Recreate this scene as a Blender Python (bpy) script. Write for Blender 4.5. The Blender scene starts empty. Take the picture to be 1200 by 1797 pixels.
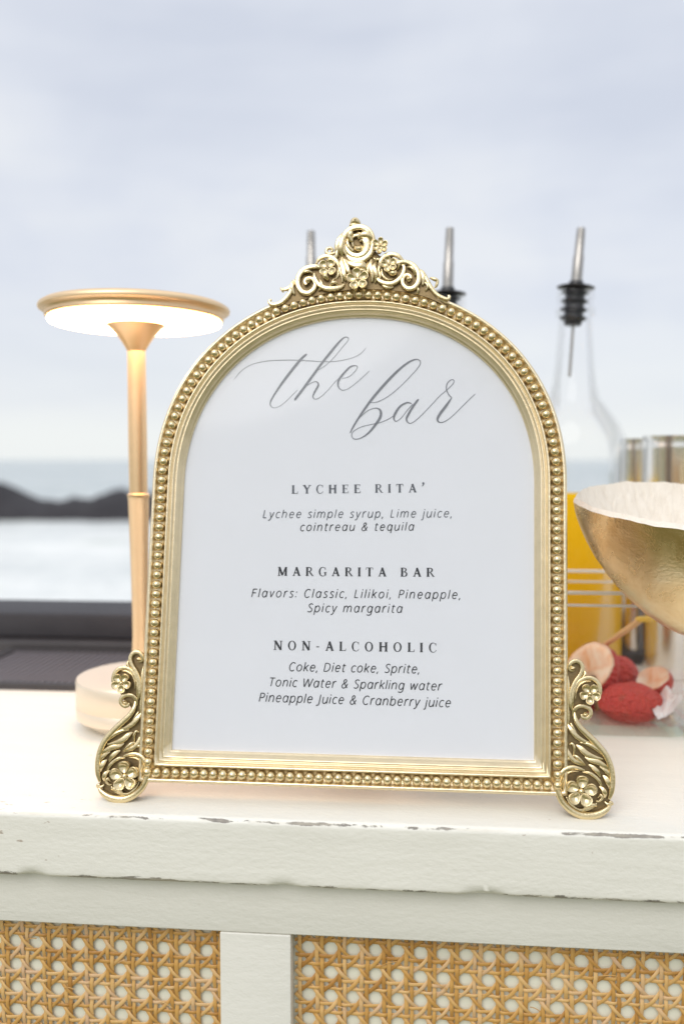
import bpy, bmesh, math, random
from mathutils import Vector, Matrix, noise
from math import sin, cos, pi, radians, sqrt, atan, tan
random.seed(7)
S = bpy.context.scene
COL = S.collection

# ------------------------------------------------------------------ camera, sky, sun, exposure
ZC = 1.02                    # height of the bar top above the lawn
HC = 0.20                    # camera height above the bar top
F = 1500.0                   # focal length in photo pixels (photo 1200 wide)
PIT = atan(92.5 / F)
cam_d = bpy.data.cameras.new('camera')
cam = bpy.data.objects.new('camera', cam_d)
COL.objects.link(cam)
cam.location = (0, 0, ZC + HC)
cam.rotation_euler = (pi / 2 - PIT, 0, 0)
cam_d.sensor_fit = 'HORIZONTAL'
cam_d.sensor_width = 24
cam_d.lens = 24 * F / 1200
cam_d.clip_start = 0.02
cam_d.clip_end = 8000
cam_d.dof.use_dof = True
cam_d.dof.focus_distance = 0.492
cam_d.dof.aperture_fstop = 4.2
S.camera = cam

SUN_EL, SUN_AZ = radians(42), radians(205)      # azimuth from +Y clockwise: behind the camera, slightly left
W = bpy.data.worlds.new('World')
S.world = W
W.use_nodes = True


class NT:
    """small helper to write node trees"""
    def __init__(s, tree):
        s.t = tree
        s.t.nodes.clear()

    def n(s, typ, ins=None, **kw):
        nd = s.t.nodes.new(typ)
        for k, v in kw.items():
            setattr(nd, k, v)
        for k, v in (ins or {}).items():
            sock = nd.inputs[k]
            if hasattr(v, 'bl_idname') or isinstance(v, bpy.types.NodeSocket):
                s.t.links.new(v, sock)
            else:
                sock.default_value = v
        return nd

    def math(s, op, a, b=None, c=None, clamp=False):
        nd = s.t.nodes.new('ShaderNodeMath')
        nd.operation = op
        nd.use_clamp = clamp
        for i, v in enumerate((a, b, c)):
            if v is None:
                continue
            if isinstance(v, bpy.types.NodeSocket):
                s.t.links.new(v, nd.inputs[i])
            else:
                nd.inputs[i].default_value = v
        return nd.outputs[0]

    def mix(s, fac, a, b, blend='MIX'):
        nd = s.t.nodes.new('ShaderNodeMix')
        nd.data_type = 'RGBA'
        nd.blend_type = blend
        for i, v in ((0, fac), (6, a), (7, b)):
            if isinstance(v, bpy.types.NodeSocket):
                s.t.links.new(v, nd.inputs[i])
            else:
                nd.inputs[i].default_value = v if i == 0 else (tuple(v) + (1,))[:4]
        return nd.outputs[2]

    def ramp(s, fac, stops, interp='LINEAR'):
        nd = s.t.nodes.new('ShaderNodeValToRGB')
        cr = nd.color_ramp
        cr.interpolation = interp
        while len(cr.elements) < len(stops):
            cr.elements.new(0.5)
        for e, (p, c) in zip(cr.elements, stops):
            e.position = p
            if not isinstance(c, (tuple, list)):
                c = (c, c, c)
            e.color = tuple(c) + (1,)
        s.t.links.new(fac, nd.inputs[0])
        return nd.outputs[0]

    def noise(s, vec, scale, detail=3, rough=0.5, dist=0.0):
        nd = s.n('ShaderNodeTexNoise', {'Scale': scale, 'Detail': detail, 'Roughness': rough, 'Distortion': dist})
        if vec is not None:
            s.t.links.new(vec, nd.inputs['Vector'])
        return nd.outputs[0]

    def mapping(s, vec, scale=(1, 1, 1), loc=(0, 0, 0)):
        nd = s.n('ShaderNodeMapping', {'Scale': scale, 'Location': loc})
        s.t.links.new(vec, nd.inputs['Vector'])
        return nd.outputs[0]


wt = NT(W.node_tree)
sky = wt.n('ShaderNodeTexSky', sky_type='NISHITA', sun_disc=False, sun_elevation=SUN_EL,
           sun_rotation=SUN_AZ, altitude=5, air_density=1.0, dust_density=3.0)
tc = wt.n('ShaderNodeTexCoord').outputs['Generated']
sep = wt.n('ShaderNodeSeparateXYZ', {0: tc})
mp = wt.mapping(tc, (1.0, 1.0, 1.7), (3.1, 0.4, 0.45))
c1 = wt.noise(mp, 2.3, 5, 0.52, 0.5)
c2 = wt.noise(wt.mapping(tc, (1.2, 1.2, 6.5), (1.3, 0, 0.2)), 2.6, 4, 0.5, 0.3)
cl = wt.math('ADD', wt.math('MULTIPLY', c1, 0.65), wt.math('MULTIPLY', c2, 0.35))
cloud = wt.ramp(cl, [(0.36, (5.45, 5.8, 6.6)), (0.50, (6.15, 6.45, 7.1)), (0.62, (6.85, 7.05, 7.4))])
hor = wt.ramp(sep.outputs['Z'], [(0.0, 1.0), (0.02, 1.0), (0.07, 0.42), (0.20, 0.0)], 'EASE')
cloud = wt.mix(hor, cloud, (7.5, 7.75, 7.7))
# overcast sky: brighter towards the zenith
zen = wt.ramp(sep.outputs['Z'], [(0.0, 0.0), (0.45, 0.0), (1.0, 1.0)])
cloud = wt.mix(zen, cloud, (9.6, 9.9, 10.6))
skycol = wt.mix(0.92, sky.outputs[0], cloud)
bg = wt.n('ShaderNodeBackground', {'Color': skycol, 'Strength': 0.1})
wo = wt.n('ShaderNodeOutputWorld', {'Surface': bg.outputs[0]})

sd = bpy.data.lights.new('sun', 'SUN')
sun = bpy.data.objects.new('sun', sd)
COL.objects.link(sun)
sd.energy = 1.2
sd.angle = radians(42)
sd.color = (1.0, 0.97, 0.93)
dirv = Vector((sin(SUN_AZ) * cos(SUN_EL), cos(SUN_AZ) * cos(SUN_EL), sin(SUN_EL)))
sun.rotation_euler = dirv.to_track_quat('Z', 'Y').to_euler()

S.view_settings.view_transform = 'Standard'
S.view_settings.look = 'None'
S.view_settings.gamma = 1
S.view_settings.exposure = 0.33
S.view_settings.use_curve_mapping = False
S.cycles.max_bounces = 14
S.cycles.transparent_max_bounces = 32
S.cycles.transmission_bounces = 10
S.cycles.sample_clamp_indirect = 8

# ------------------------------------------------------------------ sight lines (to read real positions off the photo)
CR, CF, CU = Vector((1, 0, 0)), Vector((0, cos(PIT), -sin(PIT))), Vector((0, sin(PIT), cos(PIT)))
CC = Vector((0, 0, HC))      # heights relative to the bar top


def ray(x, y):
    return CR * ((x - 600) / F) + CF + CU * ((898.5 - y) / F)


def on_top(x, y, z=0.0):
    d = ray(x, y)
    return CC + d * ((z - HC) / d.z)


def at_y(x, y, Y):
    d = ray(x, y)
    return CC + d * (Y / d.y)


FA, FB = on_top(215, 1408), on_top(1027, 1437)
YAW = math.atan2(FA.y - FB.y, FB.x - FA.x)
UU, NN = Vector((cos(YAW), -sin(YAW), 0)), Vector((sin(YAW), cos(YAW), 0))
LEAN = radians(10)
VV = NN * sin(LEAN) + Vector((0, 0, cos(LEAN)))
WW = -NN * cos(LEAN) + Vector((0, 0, sin(LEAN)))


def on_frame(x, y, dd=0.0):
    """photo point -> (a, b) on the leaning frame's plane, dd in front of its bead line"""
    d = ray(x, y)
    t = ((FA + WW * dd) - CC).dot(WW) / d.dot(WW)
    q = CC + d * t - FA
    return q.dot(UU), q.dot(VV)


NF = 0.4570                  # distance of the bar's front edge along NN

# ------------------------------------------------------------------ object helpers


def tag(o, label=None, cat=None, group=None, kind=None):
    if label: o['label'] = label
    if cat: o['category'] = cat
    if group: o['group'] = group
    if kind: o['kind'] = kind
    return o


def empty(name, loc, rot=(0, 0, 0)):
    o = bpy.data.objects.new(name, None)
    COL.objects.link(o)
    o.empty_display_size = 0.02
    o.location = Vector(loc) + Vector((0, 0, ZC))
    o.rotation_euler = rot
    return o


class MB:
    def __init__(s):
        s.v, s.f = [], []

    def add(s, verts, faces):
        k = len(s.v)
        s.v += [tuple(v) for v in verts]
        s.f += [tuple(i + k for i in f) for f in faces]
        return s

    def box(s, x0, x1, y0, y1, z0, z1):
        v = [(x, y, z) for x in (x0, x1) for y in (y0, y1) for z in (z0, z1)]
        f = [(0, 1, 3, 2), (4, 6, 7, 5), (0, 4, 5, 1), (2, 3, 7, 6), (0, 2, 6, 4), (1, 5, 7, 3)]
        return s.add(v, f)

    def grid(s, rows, closed_u=False, closed_v=False):
        """rows: list of equal length point lists"""
        n, m = len(rows), len(rows[0])
        v = [p for r in rows for p in r]
        f = []
        for i in range(n if closed_u else n - 1):
            for j in range(m if closed_v else m - 1):
                i2, j2 = (i + 1) % n, (j + 1) % m
                f.append((i * m + j, i * m + j2, i2 * m + j2, i2 * m + j))
        return s.add(v, f)

    def lathe(s, prof, seg=48, c=(0, 0)):
        rows = []
        for r, z in prof:
            rows.append([(c[0] + r * cos(2 * pi * k / seg), c[1] + r * sin(2 * pi * k / seg), z) for k in range(seg)])
        s.grid(rows, closed_v=True)
        return s

    def build(s, name, m, parent=None, smooth=True, bevel=0, angle=40):
        me = bpy.data.meshes.new(name)
        me.from_pydata(s.v, [], s.f)
        me.validate()
        if bevel:
            bm = bmesh.new(); bm.from_mesh(me)
            bmesh.ops.remove_doubles(bm, verts=bm.verts, dist=1e-6)
            bmesh.ops.bevel(bm, geom=[e for e in bm.edges], offset=bevel, segments=3, affect='EDGES', profile=0.5)
            bm.to_mesh(me); bm.free()
        bm = bmesh.new(); bm.from_mesh(me)
        bmesh.ops.recalc_face_normals(bm, faces=bm.faces)
        bm.to_mesh(me); bm.free()
        if m: me.materials.append(m)
        if smooth:
            me.shade_smooth()
            try:
                me.set_sharp_from_angle(angle=radians(angle))
            except Exception:
                pass
        o = bpy.data.objects.new(name, me)
        COL.objects.link(o)
        if parent is not None:
            o.parent = parent
        else:
            o.location.z = ZC
        return o


def link_copy(src, parent, loc=None, rot=None, mat=None):
    o = src.copy()
    COL.objects.link(o)
    o.parent = parent
    if loc is not None: o.location = loc
    if rot is not None: o.rotation_euler = rot
    return o


def spline(pts, n=6):
    """Catmull-Rom through tuples of any length"""
    if len(pts) < 3:
        return [tuple(map(float, p)) for p in pts]
    out = []
    P = [pts[0]] + list(pts) + [pts[-1]]
    for i in range(1, len(P) - 2):
        a, b, c, d = P[i - 1], P[i], P[i + 1], P[i + 2]
        for k in range(n):
            t = k / n
            out.append(tuple(0.5 * (2 * b[j] + (c[j] - a[j]) * t + (2 * a[j] - 5 * b[j] + 4 * c[j] - d[j]) * t * t
                             + (3 * b[j] - a[j] - 3 * c[j] + d[j]) * t ** 3) for j in range(len(b))))
    out.append(tuple(map(float, pts[-1])))
    return out

# ------------------------------------------------------------------ materials


def mat(name, fn):
    m = bpy.data.materials.new(name)
    m.use_nodes = True
    t = NT(m.node_tree)
    sh = fn(t)
    out = t.n('ShaderNodeOutputMaterial')
    m.node_tree.links.new(sh, out.inputs['Surface'])
    return m


def pbr(t, **k):
    return t.n('ShaderNodeBsdfPrincipled', {a.replace('_', ' '): b for a, b in k.items()}).outputs[0]


def bump(t, h, strength, dist):
    return t.n('ShaderNodeBump', {'Height': h, 'Strength': strength, 'Distance': dist}).outputs[0]


def objc(t):
    return t.n('ShaderNodeTexCoord').outputs['Object']


def m_gold(name, c, r, bs=0.15, var=0.12):
    def fn(t):
        o = objc(t)
        n1 = t.noise(o, 900, 3, 0.6)
        n2 = t.noise(o, 120, 3, 0.6)
        col = t.mix(n2, tuple(x * (1 - var) for x in c), tuple(min(1, x * (1 + var)) for x in c))
        ro = t.math('ADD', t.math('MULTIPLY', n1, 0.14), r - 0.07)
        return pbr(t, Base_Color=col, Metallic=0.92, Roughness=ro, Normal=bump(t, t.math('ADD', n1, n2), bs, 0.0006))
    return mat(name, fn)


M_GOLD = m_gold('champagne_gold_leaf', (0.79, 0.65, 0.39), 0.23, 0.2, 0.18)
M_GOLD2 = m_gold('champagne_gold_moulding', (0.85, 0.72, 0.49), 0.32, 0.25)
M_PATINA_SHADE = m_gold('gold_patina_and_shade', (0.24, 0.175, 0.09), 0.5, 0.3)  # antique tone, darkened further to paint the deep shade behind the relief
M_LAMP = m_gold('satin_sand_gold', (0.92, 0.68, 0.42), 0.40, 0.05, 0.04)


def fn_lampknurl(t):
    o = objc(t)
    w1 = t.n('ShaderNodeTexWave', {'Vector': o, 'Scale': 300.0}, bands_direction='Z').outputs['Fac']
    sx = t.n('ShaderNodeSeparateXYZ', {0: o})
    ang = t.math('ARCTAN2', sx.outputs[0], sx.outputs[1])
    w2 = t.math('SINE', t.math('MULTIPLY', ang, 64))
    return pbr(t, Base_Color=(0.90, 0.66, 0.40, 1), Metallic=0.9, Roughness=0.4,
               Normal=bump(t, t.math('ADD', w1, t.math('MULTIPLY', w2, 0.4)), 0.5, 0.0006))


M_KNURL = mat('knurled_sand_gold', fn_lampknurl)
M_LAMPTOP = mat('satin_sand_paint', lambda t: pbr(t, Base_Color=(0.84, 0.73, 0.58, 1), Metallic=0.6, Roughness=0.36))


def fn_diff(t):
    return t.n('ShaderNodeEmission', {'Color': (1.0, 0.57, 0.30, 1), 'Strength': 13.0}).outputs[0]


M_DIFF = mat('lit_lamp_diffuser', fn_diff)


def fn_paint(top, dark=1.0):
    def fn(t):
        o = objc(t)
        sp = t.n('ShaderNodeSeparateXYZ', {0: o})
        x, y, z = sp.outputs
        base = t.mix(t.noise(t.mapping(o, (3, 20, 20)), 4, 4, 0.6), (0.78 * dark, 0.76 * dark, 0.685 * dark), (0.85 * dark, 0.83 * dark, 0.755 * dark))
        if top:
            dy = t.math('SUBTRACT', y, NF)
            d1 = t.math('SQRT', t.math('ADD', t.math('POWER', dy, 2.0), t.math('POWER', t.math('ADD', z, 0.0008), 2.0)))
            d2 = t.math('SQRT', t.math('ADD', t.math('POWER', dy, 2.0), t.math('POWER', t.math('ADD', z, 0.0378), 2.0)))
            d = t.math('MINIMUM', t.math('MULTIPLY', d1, 1.8), t.math('MULTIPLY', d2, 1.35))
            near = t.math('SUBTRACT', 1.0, t.math('DIVIDE', d, 0.0042), clamp=True)
            nz = t.noise(t.mapping(o, (1, 3.2, 3.2), (0.31, 0, 0)), 38, 6, 0.72, 0.5)
            big = t.noise(t.mapping(o, (1, 1, 1), (0.7, 0, 0)), 9, 2, 0.5)
            k = t.math('ADD', t.math('ADD', nz, t.math('MULTIPLY', near, 0.30)), t.math('MULTIPLY', big, 0.34))
            chip = t.ramp(k, [(0.0, 0.0), (0.862, 0.0), (0.905, 1.0)])
            chip = t.math('MULTIPLY', chip, t.math('MULTIPLY', near, 3.0, clamp=True))
            # stray scuffs over the faces
            n3 = t.noise(t.mapping(o, (1, 3.2, 3.2), (0.2, 0.1, 0)), 60, 4, 0.6)
            n4 = t.noise(t.mapping(o, (1, 1, 1), (0.9, 0.25, 0)), 8, 2, 0.5)
            sc = t.ramp(t.math('ADD', n3, t.math('MULTIPLY', n4, 0.5)), [(0.0, 0.0), (0.955, 0.0), (0.985, 1.0)])
            chipcol = t.mix(t.noise(o, 220, 2), (0.10, 0.09, 0.085), (0.42, 0.38, 0.32))
            base = t.mix(chip, base, chipcol)
            base = t.mix(t.math('MULTIPLY', sc, 0.75), base, (0.36, 0.27, 0.20))
            # a few dirty creamy smears near the lower arris
            sm = t.ramp(t.math('ADD', t.math('MULTIPLY', near, 0.5), t.noise(o, 26, 4, 0.6)), [(0.0, 0.0), (0.72, 0.0), (1.0, 0.55)])
            base = t.mix(sm, base, (0.60, 0.54, 0.42))
        else:
            sm = t.ramp(t.noise(t.mapping(o, (1, 2, 2), (0.4, 0, 0.2)), 34, 5, 0.65), [(0, 0), (0.70, 0.0), (0.80, 0.4)])
            base = t.mix(sm, base, (0.55, 0.47, 0.36))
        b1 = t.noise(t.mapping(o, (1, 1.7, 1.7)), 230, 3, 0.6)
        b2 = t.noise(t.mapping(o, (1, 4, 6)), 26, 3, 0.5)
        h = t.math('ADD', t.math('MULTIPLY', b1, 0.45), t.math('MULTIPLY', b2, 0.45))
        if top:
            h = t.math('SUBTRACT', h, t.math('MULTIPLY', chip, 0.8))
        return pbr(t, Base_Color=base, Roughness=0.48, Normal=bump(t, h, 0.45, 0.0014))
    return fn


M_TOP = mat('distressed_white_paint', fn_paint(True))
M_RAIL = mat('cream_white_paint', fn_paint(False, 0.93))
M_BACK = mat('pale_backing_board', lambda t: pbr(t, Base_Color=t.mix(t.noise(objc(t), 40, 4, 0.6), (0.76, 0.75, 0.60), (0.86, 0.85, 0.72)), Roughness=0.6))


def fn_cane(t):
    o = objc(t)
    rnd = t.n('ShaderNodeObjectInfo').outputs['Random']
    n1 = t.noise(o, 260, 3, 0.6)
    n2 = t.noise(t.mapping(o, (1, 1, 1)), 45, 3, 0.6)
    k = t.math('ADD', t.math('MULTIPLY', rnd, 0.55), t.math('MULTIPLY', t.math('ADD', t.math('MULTIPLY', t.math('SUBTRACT', n2, 0.5), 1.7), 0.5), 0.6))
    col = t.ramp(k, [(0.25, (0.46, 0.225, 0.055)), (0.5, (0.62, 0.35, 0.10)), (0.72, (0.72, 0.46, 0.19)), (0.95, (0.68, 0.45, 0.27))])
    col = t.mix(t.ramp(n1, [(0.0, 0.0), (0.62, 0.0), (0.8, 0.5)]), col, (0.34, 0.19, 0.07))
    return pbr(t, Base_Color=col, Roughness=0.42, Normal=bump(t, n1, 0.25, 0.0004))


M_CANE = mat('natural_cane', fn_cane)
M_FIBRE = mat('dark_fibreboard', lambda t: pbr(t, Base_Color=t.mix(t.noise(objc(t), 300, 3), (0.16, 0.145, 0.13), (0.24, 0.22, 0.19)), Roughness=0.8))  # unseen board, darkened so the steel tumblers reflect a darker grey
M_CARD = mat('white_card', lambda t: pbr(t, Base_Color=t.mix(t.noise(objc(t), 30, 3), (0.76, 0.775, 0.82), (0.79, 0.805, 0.85)), Roughness=0.75))


def fn_ink(c):
    return lambda t: pbr(t, Base_Color=c, Roughness=0.75)


M_INK = mat('charcoal_print', fn_ink((0.025, 0.028, 0.034, 1)))
M_INK2 = mat('soft_grey_print', fn_ink((0.215, 0.225, 0.25, 1)))
M_INK_VEILED = mat('reflection_greyed_print', fn_ink((0.105, 0.115, 0.135, 1)))  # charcoal print greyed to paint the pane's reflection over the LYCHEE lines


def m_thin(name, tint, edge, gl=1.0, rough=0.02):
    def fn(t):
        lw = t.n('ShaderNodeLayerWeight', {'Blend': 0.3}).outputs['Facing']
        col = t.ramp(lw, [(0.0, tint), (0.84, tint), (0.99, edge)])
        tr = t.n('ShaderNodeBsdfTransparent', {'Color': col})
        gs = t.n('ShaderNodeBsdfGlossy', {'Roughness': rough})
        fr = t.math('MULTIPLY', t.n('ShaderNodeFresnel', {'IOR': 1.45}).outputs[0], gl, clamp=True)
        return t.n('ShaderNodeMixShader', {0: fr, 1: tr.outputs[0], 2: gs.outputs[0]}).outputs[0]
    return mat(name, fn)


M_PANE = m_thin('clear_pane', (1, 1, 1), (0.98, 0.98, 0.98), 0.35, 0.06)
M_GLASS = m_thin('clear_bottle_glass', (1.0, 1.0, 1.0), (0.50, 0.55, 0.58), 0.25)
M_JAR = m_thin('clear_jar_glass', (1.0, 1.0, 1.0), (0.74, 0.80, 0.76), 0.25)
def fn_greenglass(t):
    return pbr(t, Base_Color=(0.62, 0.78, 0.68, 1), Roughness=0.05, Transmission_Weight=0.9, IOR=1.45)


M_THICK = m_thin('greenish_thick_glass', (0.94, 0.975, 0.95), (0.40, 0.58, 0.46), 0.35)


def fn_juice(a, b):
    def fn(t):
        col = t.mix(t.noise(objc(t), 12, 3), a, b)
        d = t.n('ShaderNodeBsdfDiffuse', {'Color': col})
        r = t.n('ShaderNodeBsdfTranslucent', {'Color': col})
        return t.n('ShaderNodeMixShader', {0: 0.5, 1: d.outputs[0], 2: r.outputs[0]}).outputs[0]
    return fn


def fn_rim(t):
    tr = t.n('ShaderNodeBsdfTransparent', {'Color': (0.95, 0.97, 0.96, 1)})
    g_ = t.n('ShaderNodeBsdfPrincipled', {'Base Color': (0.85, 0.86, 0.86, 1), 'Roughness': 0.12})
    return t.n('ShaderNodeMixShader', {0: 0.6, 1: tr.outputs[0], 2: g_.outputs[0]}).outputs[0]


M_RIM = mat('whitish_glass_rim', fn_rim)  # clear glass mixed with white, so the rims show as pale lines
M_JUICE = mat('orange_juice', fn_juice((1.0, 0.66, 0.02), (1.0, 0.74, 0.03)))
M_SYRUP = mat('pale_mixer', fn_juice((0.80, 0.72, 0.45), (0.85, 0.78, 0.52)))
M_STEEL = mat('polished_steel', lambda t: pbr(t, Base_Color=(0.90, 0.89, 0.87, 1), Metallic=1.0,
              Roughness=t.math('ADD', t.math('MULTIPLY', t.noise(t.mapping(objc(t), (6, 6, 1)), 6, 2), 0.1), 0.16)))
M_SPOUT = mat('dull_steel', lambda t: pbr(t, Base_Color=(0.40, 0.38, 0.35, 1), Metallic=1.0, Roughness=0.34))
M_BLACKP = mat('black_plastic', lambda t: pbr(t, Base_Color=(0.018, 0.018, 0.02, 1), Roughness=0.35))
M_RUBBER = mat('black_rubber', lambda t: pbr(t, Base_Color=t.mix(t.noise(objc(t), 60, 4, 0.6), (0.030, 0.028, 0.030), (0.055, 0.050, 0.052)),
               Roughness=0.55, Normal=bump(t, t.noise(objc(t), 500, 2), 0.3, 0.001)))


def fn_ledge(t):
    o = objc(t)
    w = t.n('ShaderNodeTexWave', {'Vector': o, 'Scale': 160.0, 'Distortion': 1.5, 'Detail': 2.0}, bands_direction='DIAGONAL').outputs['Fac']
    col = t.mix(t.noise(o, 14, 4, 0.6), (0.017, 0.016, 0.020), (0.045, 0.042, 0.048))
    return pbr(t, Base_Color=col, Roughness=0.6, Normal=bump(t, t.math('ADD', w, t.noise(o, 500, 3)), 0.5, 0.0012))


M_GRID = mat('lightened_rib_rubber', lambda t: pbr(t, Base_Color=(0.17, 0.16, 0.175, 1), Roughness=0.5))  # mat rubber lightened: the sky sheen on the ribs is put into the colour
M_LEDGE = mat('black_grained_ledge', fn_ledge)


def fn_bowlgold(t):
    o = objc(t)
    n1 = t.noise(t.mapping(o, (1, 1, 1)), 30, 5, 0.65, 0.6)
    n2 = t.noise(o, 420, 3, 0.7)
    col = t.ramp(n1, [(0.3, (0.62, 0.43, 0.20)), (0.55, (0.80, 0.62, 0.36)), (0.75, (0.86, 0.73, 0.50))])
    return pbr(t, Base_Color=col, Metallic=0.95, Roughness=t.math('ADD', t.math('MULTIPLY', n1, 0.25), 0.16),
               Normal=bump(t, t.math('ADD', t.math('MULTIPLY', n1, 2.0), n2), 0.22, 0.0012))


M_BOWLG = mat('hammered_gold_bowl', fn_bowlgold)


def fn_bowlw(t):
    o = objc(t)
    n1 = t.noise(t.mapping(o, (3.5, 3.5, 0.5)), 70, 4, 0.6, 0.3)
    return pbr(t, Base_Color=t.mix(n1, (0.72, 0.64, 0.53), (0.92, 0.87, 0.78)), Roughness=0.5, Normal=bump(t, n1, 0.9, 0.002))


M_BOWLW = mat('whitewashed_bowl_inside', fn_bowlw)


def fn_lychee(t):
    o = objc(t)
    v = t.n('ShaderNodeTexVoronoi', {'Vector': o, 'Scale': 330.0}).outputs['Distance']
    n = t.noise(o, 70, 4, 0.6)
    col = t.mix(n, (0.56, 0.030, 0.034), (0.74, 0.09, 0.05))
    col = t.mix(t.ramp(t.noise(o, 120, 2), [(0, 0), (0.6, 0), (0.8, 0.6)]), col, (0.36, 0.10, 0.05))
    return pbr(t, Base_Color=col, Roughness=0.5, Subsurface_Weight=0.1, Subsurface_Radius=(0.004, 0.001, 0.001), Normal=bump(t, t.math('SUBTRACT', 1.0, v), 1.0, 0.003))


M_LYCH = mat('lychee_skin', fn_lychee)
M_FLESH = mat('lychee_flesh', lambda t: pbr(t, Base_Color=t.mix(t.ramp(t.noise(objc(t), 60, 4, 0.6, 0.6), [(0.35, 0.0), (0.62, 1.0)]), (0.84, 0.40, 0.17), (0.95, 0.78, 0.60)), Roughness=0.3))
M_SEED = mat('dark_seed', lambda t: pbr(t, Base_Color=(0.05, 0.018, 0.01, 1), Roughness=0.3))
M_PICK = mat('bamboo', lambda t: pbr(t, Base_Color=t.mix(t.noise(t.mapping(objc(t), (1, 1, 0.1)), 400, 2), (0.72, 0.42, 0.18), (0.84, 0.55, 0.28)), Roughness=0.5))
M_PICKTIP = mat('yellow_bamboo_tip', lambda t: pbr(t, Base_Color=(0.85, 0.55, 0.06, 1), Roughness=0.45))
M_LINER = mat('white_crinkled_liner', lambda t: pbr(t, Base_Color=(0.82, 0.80, 0.80, 1), Roughness=0.35))
M_GRASS = mat('lawn', lambda t: pbr(t, Base_Color=t.mix(t.noise(objc(t), 3, 6, 0.7), (0.10, 0.105, 0.035), (0.20, 0.20, 0.085)), Roughness=0.9))


def fn_water(t):
    o = objc(t)
    n1 = t.noise(t.mapping(o, (0.35, 1.0, 1), (3, 1, 0)), 0.16, 6, 0.62, 0.6)
    n2 = t.noise(t.mapping(o, (1.3, 0.9, 1)), 0.55, 4, 0.6)
    sy = t.n('ShaderNodeSeparateXYZ', {0: o}).outputs[1]
    near = t.ramp(t.math('DIVIDE', sy, 90.0), [(0.0, 0.30), (0.55, 0.22), (0.72, 0.02), (1.0, -0.0)])
    k = t.math('ADD', t.math('ADD', t.math('MULTIPLY', n1, 0.6), t.math('MULTIPLY', n2, 0.4)), near)
    foam = t.ramp(k, [(0.42, 0.0), (0.60, 0.6), (0.82, 1.0)])
    col = t.mix(foam, (0.30, 0.36, 0.37), (0.86, 0.87, 0.83))  # water tone lightened to stand in for haze over the sea
    col = t.mix(t.ramp(t.noise(t.mapping(o, (0.5, 1, 1), (8, 3, 0)), 0.22, 2), [(0, 0), (0.62, 0), (0.75, 0.5)]), col, (0.42, 0.48, 0.34))
    return pbr(t, Base_Color=col, Roughness=0.32, Normal=bump(t, n2, 0.5, 0.5))


M_WATER = mat('foamy_sea', fn_water)
M_ROCK = mat('dark_lava_rock', lambda t: pbr(t, Base_Color=t.mix(t.noise(objc(t), 0.8, 6, 0.7), (0.010, 0.010, 0.013), (0.040, 0.035, 0.038)), Roughness=0.85))
M_BLADE = mat('grass_blade', lambda t: pbr(t, Base_Color=t.mix(t.n('ShaderNodeObjectInfo').outputs['Random'], (0.06, 0.10, 0.02), (0.12, 0.16, 0.05)), Roughness=0.7))

# ------------------------------------------------------------------ setting: lawn, shore, sea, rocks
mb = MB()
rows = []
ys = [-400, -60, -20, -8, -3, 0, 1.5, 3, 4.0, 4.6, 5.4, 7, 10]
for y in ys:
    r = []
    for i in range(41):
        x = (i - 20) * 20.0 * (abs(i - 20) / 20) ** 1.2
        z = 0.0 if y <= 4 else -(y - 4.0) * 0.95
        z += 0.03 * noise.noise(Vector((x * 0.3, y * 0.5, 0)))
        r.append((x, y, z))
    rows.append(r)
g = mb.grid(rows).build('ground', M_GRASS)
g.location.z = 0
tag(g, kind='structure')
mb = MB()
mb.grid([[(x, y, -3.0) for x in (-3500, -300, -60, 0, 60, 300, 3500)] for y in (6, 30, 60, 120, 400, 5000)])
wtr = mb.build('sea', M_WATER)
wtr.location.z = 0
tag(wtr, kind='structure')


def ridge_top(px):
    pts = [(-900, 838), (-400, 842), (-120, 838), (-20, 846), (10, 850), (40, 868), (80, 876), (110, 880), (140, 872), (180, 868), (205, 858), (225, 860), (250, 866), (400, 872), (620, 876), (820, 880), (1000, 878), (1060, 872), (1200, 870), (1500, 862), (2200, 858)]
    for a, b in zip(pts, pts[1:]):
        if a[0] <= px <= b[0]:
            return a[1] + (b[1] - a[1]) * (px - a[0]) / (b[0] - a[0])
    return 860


mb = MB()
Yr = 65.0
rows = []
for i in range(260):
    px = -900 + i * 3100 / 259
    top = at_y(px, ridge_top(px), Yr)
    x = top.x
    h = top.z + ZC + 3.0
    jit = 0.75 * noise.noise(Vector((x * 0.55, 1, 0))) + 0.42 * noise.noise(Vector((x * 1.6, 5, 0))) + 0.2 * abs(noise.noise(Vector((x * 4.1, 2, 0))))
    base = at_y(px, 915 if px < 130 else 905, Yr)
    sc = 1.0 if px < 300 else max(0.55, 1 - (px - 300) / 900)
    r = []
    for k in range(11):
        t_ = k / 10
        prof = sin(pi * min(1, t_ * 1.02)) ** 0.6
        y = Yr - 7 + 14 * t_ + 1.2 * noise.noise(Vector((x * 0.4, t_ * 3, 2)))
        z = -3.15 + (h + jit) * sc * prof * (1 + 0.22 * noise.noise(Vector((x * 0.9, y * 0.5, 7))) + 0.16 * noise.noise(Vector((x * 2.6, y * 0.7, 3))))
        r.append((x, y, z))
    rows.append(r)
rk = mb.grid(rows).build('rocky_shore', M_ROCK)
rk.location.z = 0
tag(rk, kind='structure')

# ------------------------------------------------------------------ bar (local axes: x along the bar, y away from the camera, z up from the top)
bar = empty('bar_counter', (0, 0, 0), (0, 0, -YAW))
tag(bar, 'distressed white painted wooden bar with woven cane front panels, carrying the framed sign', 'bar counter')
U0, U1, NB = -0.62, 0.72, 1.02
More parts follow.
